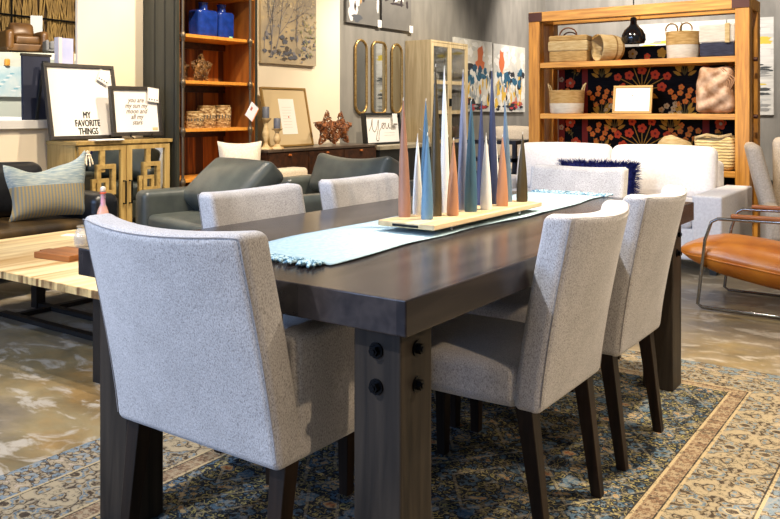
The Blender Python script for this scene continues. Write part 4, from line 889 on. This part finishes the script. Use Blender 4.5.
for s in (-1, 1):
    x0 = -kw+.055 if s < 0 else kw-.11; pp_ = MB().tube([(x0, -kd-.012, 0), (x0, -kd-.012, KZ)], .0125, 10).build('pipe', pipe, bk, smooth=60)
    for z in (.55, .985, 1.40, 1.80):
        m = MB(); m.lathe([(.0126, -.045), (.019, -.04), (.019, -.02), (.024, -.014), (.024, .012), (.019, .018), (.019, .03), (.0126, .035)], 12, c=(x0, -kd-.012, z-.02)); m.build('pipe_fitting', pipe, pp_, smooth=50)
tg = thing('price_tag', 'white and orange price tag tied to the right pipe of the bookshelf', 'tag', (KX+.035, KY1-.11, 1.13), R90)
c45, s45 = math.cos(.62), math.sin(.62)
def rt_(x, y, z): return (x*c45+z*s45, y, -x*s45+z*c45)
MB().box(-.055, .055, -.002, .002, -.075, .075, fn=rt_).build('card', mat('white_card', '#e4e2ea', .6), tg)
MB().box(.05, .06, -.003, .003, -.075, .075, fn=rt_).build('orange_edge', mat('orange_edge', '#d9823a', .6), tg)
MB().box(-.035, -.012, -.003, -.0021, .0, .035, fn=rt_).build('red_logo', mat('red_logo', '#b5665c', .6), tg)
blue_gl = mat('cobalt_glaze', '#183a94', .25, col2='#0f2c74', scale=14, bump=.1, spec=.6)
def bottle_vase(name, label, y, x, w_, d_, h_, z):
    t = thing(name, label, 'vase', (x, y, z), R90, 'cobalt blue bottle vases')
    MB().soft(w_, d_, h_, .03, (.002, .004, 0), c=(0, 0, h_/2), fn=lambda x, y, z: (x*(1.0+.05*z/h_), y, z)).build('vase_body', blue_gl, t, smooth=60)
    MB().lathe([(.045, -.004), (.04, .01), (.038, .05), (.045, .06), (.045, .068), (.03, .068), (.03, .02)], 24, c=(0, 0, h_)).build('neck', blue_gl, t, smooth=50); return t
bottle_vase('bottle_vase', 'cobalt blue square bottle vase, left one on the upper bookshelf level', 5.02, -5.58, .225, .16, .245, 1.80)
v2 = bottle_vase('bottle_vase', 'cobalt blue square bottle vase with green sticker, right one on the bookshelf', 5.26, -5.60, .19, .16, .25, 1.80)
MB().box(.02, .06, -.083, -.081, .005, .025).build('green_sticker', mat('green_sticker', '#9fd9a0', .6), v2)
# wicker knot sculpture (bookshelf) and star sculpture (dresser)
def star(name, label, loc, rz, R, m_, rx=0, n=260, group=None, seed=1, rin=.45):
    t = thing(name, label, 'sculpture', loc, rz, group, rx=rx); r = random.Random(seed); m = MB(); cz = R*.81
    def rad(a):
        k = ((a-PI/2)/(2*PI/5)) % 1; k = min(k, 1-k)*2; ao, ai = R, R*rin
        th = k*PI/5; return ao*ai*math.sin(PI/5)/(ao*math.sin(th)+ai*math.sin(PI/5-th))
    def clamp(x, y, z):
        z0 = z-cz; q = math.hypot(x, z0); a = math.atan2(z0, x); rr = rad(a)
        if q > rr: x, z0, q = x*rr/q, z0*rr/q, rr
        th = .26*R*(1-q/rr)+.045*R; y = max(-th, min(th, y)); return (x, y, max(.005, z0+cz))
    for i in range(n):
        if i % 2: a = PI/2+2*PI/5*r.randrange(5)+r.gauss(0, .10); q = r.uniform(.3, .98)
        else: a = r.uniform(0, 2*PI); q = r.uniform(.1, .98)
        rr = rad(a)*q; x, z, y = rr*math.cos(a), rr*math.sin(a)+cz, r.choice((-1, 1))*.3*R
        cu = a+PI/2*r.choice((-1, 1))+r.gauss(0, .7); L = R*.17; p = []
        for k in range(4):
            cu += r.uniform(-.7, .7); p.append(clamp(x, y+r.uniform(-.006, .006), z)); x += L*.4*math.cos(cu); z += L*.4*math.sin(cu)
        p = [v for k, v in enumerate(p) if k == 0 or (Vector(v)-Vector(p[k-1])).length > .002]
        if len(p) > 1: m.tube(p, .0048, 5)
    m.build('wicker_weave', m_, t, smooth=180); return t
twig = mat('cinnamon_twig', '#4d270e', .55, col2='#a8632a', scale=25, bump=.3)
gold_twig = mat('bronze_twig', '#3d2712', .5, col2='#8a6330', scale=25, bump=.3)
star('wicker_sculpture', 'bronze wicker star sculpture on the middle level of the bookshelf', (-5.56, 4.98, 1.405), R90, .14, gold_twig, n=360, seed=4, rin=.66)
star('wicker_sculpture', 'bronze wicker sculpture half hidden behind the left bookshelf pipe', (-5.64, 4.80, 1.405), R90, .125, gold_twig, n=400, seed=8, rin=.7)
gs_ = 'cinnamon wicker stars on the dark dresser'
star('wicker_star', 'cinnamon brown wicker star standing at the front of the dark dresser', (-5.50, 6.68, .772), R90-.1, .215, twig, n=430, rin=.48, seed=2, group=gs_)
star('wicker_star', 'cinnamon brown wicker star just behind and right of the front one', (-5.60, 7.03, .772), R90-.15, .205, twig, n=400, rin=.48, seed=3, group=gs_)
# birch jars
birch = mat('birch_bark', '#5f3e20', .7, col2='#dcc79a', scale=32, stretch=(1, 1, 2.2), col3='#a37d48', bump=.4)
for (y, x, r_, h_, lab) in ((4.86, -5.52, .085, .15, 'short birch bark jar, left of three on the lower bookshelf level'), (5.04, -5.56, .085, .20, 'birch bark jar in the middle of three on the bookshelf'), (5.24, -5.58, .088, .205, 'birch bark jar, right of three on the bookshelf')):
    t = thing('bark_jar', lab, 'jar', (x, y, .985), 0, 'birch bark jars'); MB().lathe([(r_*.94, 0), (r_, .01), (r_*1.02, h_*.5), (r_, h_-.02)], 24).build('jar_body', birch, t, smooth=50)
    MB().lathe([(r_*.9, h_-.0199), (r_*.95, h_-.01), (r_*.9, h_), (0, h_+.001)], 24).build('lid', mat('bark_lid', '#7a552c', .7, col2='#a98a56', scale=30), t, smooth=50)
    m = MB(); 
    for k in range(20): a = 2*PI*k/20; m.box(-.006, .006, -.002, .0, h_*.42, h_*.58, fn=lambda X, Y, Z, a=a: ((r_*1.025+Y)*math.cos(a)-X*math.sin(a), (r_*1.025+Y)*math.sin(a)+X*math.cos(a), Z))
    m.build('metal_band', mat('jar_inlay', '#5c564e', .5, .3), t)
# ================================================================== DRESSER + things
DX, DY0, DY1, DZ = -5.33, 5.60, 7.34, .768
dr = thing('dark_dresser', 'long dark walnut dresser against the cream wall under the stars', 'dresser', ((DX+WX)/2+.002, (DY0+DY1)/2, 0), R90)
dw, dd = (DY1-DY0)/2, (DX-WX)/2-.004
MB().box(-dw, dw, -dd+.02, dd, .10, DZ-.025).build('body', walnut, dr)
MB().box(-dw, dw, -dd-.005, dd, DZ-.0245, DZ).build('top', mat('dresser_top', '#4a3d33', .3, col2='#5b4c40', scale=6), dr, bevel=.002)
for i in range(3):
    for j in range(2):
        x0 = -dw+.01+i*(2*dw-.02)/3; d_ = MB().box(x0+.004, x0+(2*dw-.02)/3-.004, -dd, -dd+.0195, .12+j*.31, .42+j*.31).build('drawer', walnut, dr)
        xc = x0+(2*dw-.02)/6; MB().soft(.035, .02, .02, .006, c=(xc, -dd-.010, .71 if j else .4), n=2).build('knob', mat('amber_knob', '#b5652a', .4), d_, smooth=60)
for sx in (-1, 1):
    for sy in (-1, 1): MB().bar((sx*(dw-.04), sy*(dd-.04), 0), (sx*(dw-.04), sy*(dd-.04), .0995), .04, .05).build('leg', walnut, dr)
f3 = frame_pic('gold_framed_art', 'letter on beige mat in a thin gold frame leaning behind the candlesticks', (-5.62, 6.25, DZ+.003), R90, .2, .68, .62, .02, .03, gold_frame, art=mat('beige_mat', '#cdb68c', .8))
MB().box(-.105, .125, -.004, -.0025, .13, .50).build('letter_sheet', mat('letter_paper', '#f3efe6', .6), f3)
m = MB(); rr_ = random.Random(4)
for k in range(8): m.box(-.07, .05+.03*rr_.random(), -.0048, -.0041, .2+.03*k, .203+.03*k)
m.build('writing', mat('pale_ink', '#c7bfb2', .7), f3); MB().box(.01, .025, -.0048, -.0041, .3, .318).build('red_seal', mat('red_seal', '#c8684f', .6), f3)
cwood = mat('limed_turned_wood', '#b3905a', .6, col2='#d9c294', scale=10, stretch=(1, 1, 2)); cgrey = mat('grey_pillar_wax', '#575b66', .5, col2='#676b77', scale=10)
def cstick(label, x, y, h_, ch):
    t = thing('candlestick', label, 'candlestick', (x, y, DZ), 0, 'turned wooden candlesticks')
    k = h_
    MB().lathe([(.068, 0), (.07, .008), (.06, .02), (.035, .028), (.022, .05), (.018, k*.25), (.034, k*.42), (.036, k*.55), (.02, k*.75), (.018, k*.83), (.03, k*.9), (.05, k*.95), (.056, k)], 24).build('stem', cwood, t, smooth=50)
    MB().lathe([(.033, k+.0005), (.034, k+.005), (.034, k+ch-.004), (.03, k+ch), (0, k+ch-.006)], 20).build('candle', cgrey, t, smooth=50)
    MB().tube([(0, 0, k+ch-.006), (.001, 0, k+ch+.008)], .0012, 6).build('wick', ink, t)
cstick('tall turned wooden candlestick with grey pillar candle', -5.43, 5.67, .30, .11)
cstick('shorter turned wooden candlestick in front right of the tall one', -5.39, 5.785, .20, .10)
cstick('turned candlestick mostly hidden behind the bookshelf edge', -5.66, 5.70, .36, .11)
# black console with You sign
kc = thing('black_console', 'black console with pale top slab beside the dark dresser', 'console table', (-5.565, 7.99, 0), R90)
MB().box(-.62, .62, -.26, .26, .70, .742).build('top', mat('weathered_slab', '#8c8068', .5, col2='#a49a84', scale=5, stretch=(1, 4, 1)), kc)
MB().box(-.60, .60, -.24, .25, .08, .6995).build('body', black_paint, kc); MB().box(-.58, .58, -.2, .2, 0, .0795).build('plinth', black_paint, kc)
yf = frame_pic('you_sign', 'black framed sign with handwritten word You on the console', (-5.56, 7.79, .744), R90, .1, .72, .37, .024, .06, mat('black_frame', '#0f0f10', .4))
def hand(pts, r=.004):
    P = [Vector((a, -.004, b)) for a, b in pts]; out = []
    for i in range(len(P)-1):
        p0 = P[max(0, i-1)]; p1 = P[i]; p2 = P[i+1]; p3 = P[min(len(P)-1, i+2)]
        for k in range(6): t_ = k/6; out.append(tuple(.5*((2*p1)+(p2-p0)*t_+(2*p0-5*p1+4*p2-p3)*t_**2+(3*p1-p0-3*p2+p3)*t_**3)))
    out.append(tuple(P[-1])); return MB().tube(out, r, 5)
hand([(-.27, .16), (-.22, .22), (-.19, .30), (-.20, .20), (-.16, .15), (-.11, .20), (-.07, .29), (-.08, .20), (-.12, .11), (-.13, .055), (-.09, .05), (-.08, .10), (-.06, .16), (-.01, .21), (.0, .245), (.03, .25), (.045, .21), (.02, .185), (.0, .21), (.03, .235), (.07, .25), (.075, .20), (.10, .185), (.13, .23), (.14, .25), (.135, .2), (.17, .19)]).build('lettering', mat('sepia_ink', '#6e6157', .6), yf, smooth=180)
m = MB()
for k in range(2): m.box(.03, .25, -.0045, -.0035, .135-.03*k, .138-.03*k)
m.build('small_lines', mat('faint_ink', '#cdc8c0', .7), yf)
MB().box(.18, .28, -.036, -.034, .22, .36).build('price_card', paper, yf); MB().box(.19, .27, -.0372, -.0362, .225, .24).build('price_dots', ink_soft, yf)
# ================================================================== PALE GLASS CABINET
LX = -5.45
lc = thing('glass_cabinet', 'tall pale wood cabinet with glass doors beside the abstract paintings', 'cabinet', ((LX+WX)/2+.002, 9.14, 0), R90)
pale = wood('pale_ash', '#b79e72', '#dcc79c', axis=2, rough=.55, scale=3, bump=.1)
w2, d2, h2 = .47, .195, 2.04
for s in (-1, 1): MB().box(s*(w2-.012)-.012, s*(w2-.012)+.012, -d2, d2, 0, h2-.0255).build('side_panel', pale, lc)
MB().box(-w2, w2, -d2, d2, h2-.025, h2).build('top', pale, lc); MB().box(-w2+.0245, w2-.0245, d2-.015, d2, .02, h2-.026).build('back_panel', mat('grey_back', '#76725a', .7, col2='#9a9576', scale=3, stretch=(1, 1, 6)), lc)
for z in (.05, .75, 1.12, 1.5): MB().box(-w2+.0245, w2-.0245, -d2+.03, d2-.0155, z, z+.02).build('inner_shelf', pale, lc)
for s in (-1, 1):
    x0, x1 = (-w2+.026, -.002) if s < 0 else (.002, w2-.026); yf_ = -d2+.025; m = MB(); e = .045
    m.box(x0, x0+e, yf_-.022, yf_, .03, h2-.03).box(x1-e, x1, yf_-.022, yf_, .03, h2-.03)
    for z in (.03, .72, 1.10, 1.485, h2-.075): m.box(x0+e, x1-e, yf_-.022, yf_, z, z+.045)
    dd_ = m.build('door', pale, lc)
    MB().box(x0+e, x1-e, yf_-.012, yf_-.008, .075, h2-.076).build('glass_pane', mat('cabinet_glass', '#dfe0d8', .02, trans=1, spec=.5), dd_)
    MB().box((-.02 if s < 0 else .01), (-.01 if s < 0 else .02), yf_-.04, yf_-.022, 1.2, 1.3).build('handle', black_metal, dd_)
v = MB().lathe([(.05, 0), (.06, .02), (.075, .12), (.04, .24), (.025, .30), (.035, .33)], 20).build('white_vase', mat('white_ceramic', '#dcd6c6', .3), smooth=60); v.location = (-5.63, 9.36, 1.5205); tag(v, 'white ceramic vase inside the glass cabinet right door', 'vase')
v = MB().lathe([(.05, 0), (.08, .03), (.085, .08), (.05, .12)], 20).build('ceramic_bowl', mat('white_ceramic', '#dcd6c6', .3), smooth=60); v.location = (-5.62, 8.98, 1.52); tag(v, 'small round white pot inside the glass cabinet left door', 'pot')
# ================================================================== MIDDLE BACKGROUND
bt_ = thing('black_side_table', 'black two tier side table behind the candles', 'table', (-3.9, 7.6, 0))
MB().box(-.28, .28, -.25, .25, .80, .84).build('top', mat('navy_black', '#14161f', .3), bt_); MB().box(-.27, .27, -.24, .24, .62, .66).build('shelf', mat('navy_black', '#14161f', .3), bt_); MB().box(-.27, .27, -.24, .24, .3, .52).build('drawer_box', mat('navy_black', '#14161f', .3), bt_)
for sx in (-1, 1):
    for sy in (-1, 1): MB().box(sx*.25-.02, sx*.25+.02, sy*.22-.02, sy*.22+.02, 0, .7995).build('leg', mat('navy_black', '#14161f', .3), bt_)
bch = sofa('boucle_armchair', 'cream rounded armchair behind the candles, left of the pair before the abstract paintings', 'armchair', (-4.75, 9.6, 0), .6, .82, .8, .45, .14, .68, .93, 1, wc_m, r=.07); bch['group'] = 'cream rounded armchairs'
dup(bch, (-3.85, 9.95, 0), .2, 'cream rounded armchair just left of the open shelf post', 'cream rounded armchairs')
sofa('blue_bench', 'blue armchair seen between the left posts of the open shelf', 'armchair', (-4.3, 11.0, 0), .1, .9, .8, .60, .12, .66, .70, 1, mat('cobalt_velvet', '#2c55a5', .8), r=.05)
loose_pillow('pink_pillow', 'pale pink pillow on the blue armchair behind the shelf', (-4.3, 10.9, .61), .1, -.3, .45, .3, .12, mat('pink_cotton', '#c99a8d', .9))
tv = thing('twig_vase', 'small vase of pale dried twigs behind the left candles', 'vase', (-5.42, 8.52, .742))
MB().lathe([(.035, 0), (.04, .02), (.035, .06), (.02, .08), (.025, .09)], 16).build('vase_body', mat('white_ceramic', '#dcd6c6', .3), tv, smooth=50)
m = MB()
for k in range(26):
    a = rnd.uniform(0, 6.28); s_ = rnd.uniform(.02, .12); m.tube([(0, 0, .05), (s_*.4*math.cos(a), s_*.4*math.sin(a), .12), (s_*math.cos(a), s_*math.sin(a), .16+.06*rnd.random())], [.002, .002, .004], 4)
m.build('dried_stems', mat('dried_stems', '#d3c3a3', .8), tv)
# ================================================================== ROOM BEYOND THE OPENING
VR = 1.03; PZ = 2.16
p0 = at_d(25, 0, 15.0)
pf = thing('display_platform', 'long white display platform in the room beyond the opening', 'platform', (p0.x, p0.y, 0), VR-.05)
MB().box(-2.2, 1.2, -.9, .9, PZ-.13, PZ).build('deck', mat('platform_white', '#d9d6c8', .6, col2='#b8bda8', scale=2), pf)
for x in (-1.9, -.5, 1.0):
    for y in (-.8, .8): MB().box(x-.05, x+.05, y-.05, y+.05, 0, PZ-.1305).build('post', mat('platform_post', '#cfcbb8', .6), pf)
bl = mat('caramel_leather', '#4a3217', .4, col2='#684822', scale=5)
p1 = at_d(22.5, 0, 14.95)
ca = sofa('caramel_armchair', 'caramel leather club armchair on the display platform beyond the opening', 'armchair', (p1.x, p1.y, PZ+.002), VR+.28, .74, .7, .34, .15, .44, .60, 1, bl, r=.07, leg_h=.06)
p1 = at_d(56.5, 0, 14.7)
gs2 = sofa('grey_ottoman', 'grey upholstered seat right of the caramel armchair on the platform', 'armchair', (p1.x, p1.y, PZ+.002), VR+.1, .42, .5, .22, .06, .24, .28, 1, mat('mid_grey_fab', '#6f7072', .9), r=.03, leg_h=.04, cush_back=False)
p1 = at_d(30, 0, 17.2)
tw = thing('twig_screen', 'tall screen of woven yellow twigs behind the caramel armchair', 'screen', (p1.x, p1.y, 0), VR)
m = MB(); r = random.Random(9)
for k in range(150):
    x = -1.5+k*.0165; a, b_ = r.uniform(-.12, .12), r.uniform(-.12, .12); m.tube([(x, r.uniform(-.06, .06), 1.9), (x+a, r.uniform(-.06, .06), 2.4), (x+b_, r.uniform(-.06, .06), 3.1), (x+a, 0, 3.9)], r.uniform(.010, .02), 5)
m.build('twigs', mat('yellow_twigs', '#b3924f', .7, col2='#7d6230', scale=3), tw)
MB().box(-1.7, 1.25, .10, .14, 0, 4.2).build('backing', mat('brown_backing', '#4a3720', .8), tw)
MB().tube([(-1.6, -.12, 3.25), (1.15, -.12, 3.02)], .022, 8).build('rail', black_metal, tw)
MB().tube([(-.35, -.12, 1.9), (-.35, -.12, 4.0)], .02, 8).build('rail_post', black_metal, tw)
p1 = at_d(36.5, 0, 16.2)
wp_ = MB().box(-.11, .11, -.02, .02, 0, .88).build('display_board', mat('panel_white', '#cfd3d6', .6)); wp_.location = (p1.x, p1.y, PZ); wp_.rotation_euler = (0, 0, VR); tag(wp_, 'upright white board standing behind the caramel armchair', 'board')
p1 = at_d(36.5, 0, 16.2)
for q in (wp_,): q.location.z = 2.16
sd_ = MB().box(-.3, .3, -.25, .25, 0, 2.158).build('display_plinth', mat('platform_post', '#cfcbb8', .6)); sd_.location = (p1.x, p1.y, 0); sd_.rotation_euler = (0, 0, VR); tag(sd_, 'pale plinth under the upright white board beyond the opening', 'plinth')
# objects standing on the ledge of the opening and just behind it
np_ = thing('navy_canvas', 'dark navy canvas back standing on the ledge behind the large print', 'panel', (WX-.10, 3.56, 1.067), R90, rx=-.02)
MB().box(-.045, .19, -.012, .012, 0, .50).build('board', mat('navy_canvas', '#1f2436', .7, col2='#2b3045', scale=6, stretch=(1, 1, .4)), np_)
MB().box(-.05, .20, -.016, .016, .501, .52).build('top_edge', frame_dark, np_)
bb = thing('black_easel_frame', 'black frame edge leaning behind the large print on the ledge', 'frame', (WX-.03, 3.62, 1.067), R90)
MB().bar((-.03, 0, 0), (.03, 0, .46), .02).bar((.09, .0, 0), (.05, 0, .46), .02).build('upright', black_paint, bb)
mg = thing('magazine_box', 'white and lavender boxed booklet standing on the ledge by the cream wall', 'box', (WX-.06, 3.855, 1.067), R90)
MB().box(-.075, -.045, -.03, .03, 0, .66).build('white_spine', mat('pinkish_white', '#e6d9d6', .6), mg); MB().box(-.0445, .055, -.03, .03, 0, .655).build('lavender_face', mat('lavender_paper', '#a7b0dc', .6, col2='#c3c8e8', scale=5), mg); MB().box(.0555, .065, -.03, .03, 0, .55).build('wood_edge', gold_oak, mg)
# turquoise painting and white chairs below the platform
tqb = mat('turquoise_wash', '#a9c6c8', .7, col2='#d9dcd2', scale=5, detail=8)
pt = at_x(-20, 66, -11); pb = at_x(23, 97, -11)
canvas('turquoise_painting', 'pale turquoise washed painting seen through the opening at the left edge', (-11, (pt.y+pb.y)/2, pb.z), R90, pb.y-pt.y, at_x(23, 67, -11).z-pb.z, tqb, [mat('tq1', '#7fb0bb', .7), mat('tq2', '#e3e3dc', .7)], [(.3+.05*k, .2+.07*(k % 9), .08, .03, k % 2) for k in range(12)])
struct('wall_panel', MB().box(-11.2, -11.03, 3, 8.2, 0, 1.9), mat('pale_partition', '#d6d3c0', .8, col2='#c4c7b6', scale=1.5))
wch = sofa('white_accent_chair', 'white chair beyond the opening below the turquoise painting', 'armchair', (-10.2, 5.9, 0), R90, .8, .8, .7, .12, .85, 1.05, 1, white_fab, r=.06); wch['group'] = 'white chairs beyond the opening'
lf = thing('wall_sconce', 'small orange lit sconce at the top left beyond the opening', 'lamp', tuple(at_x(6, 66, -10.98)))
MB().soft(.06, .07, .10, .02, c=(.03, 0, .05)).build('shade', mat('orange_glass', '#e09a3a', .5), lf, smooth=60)
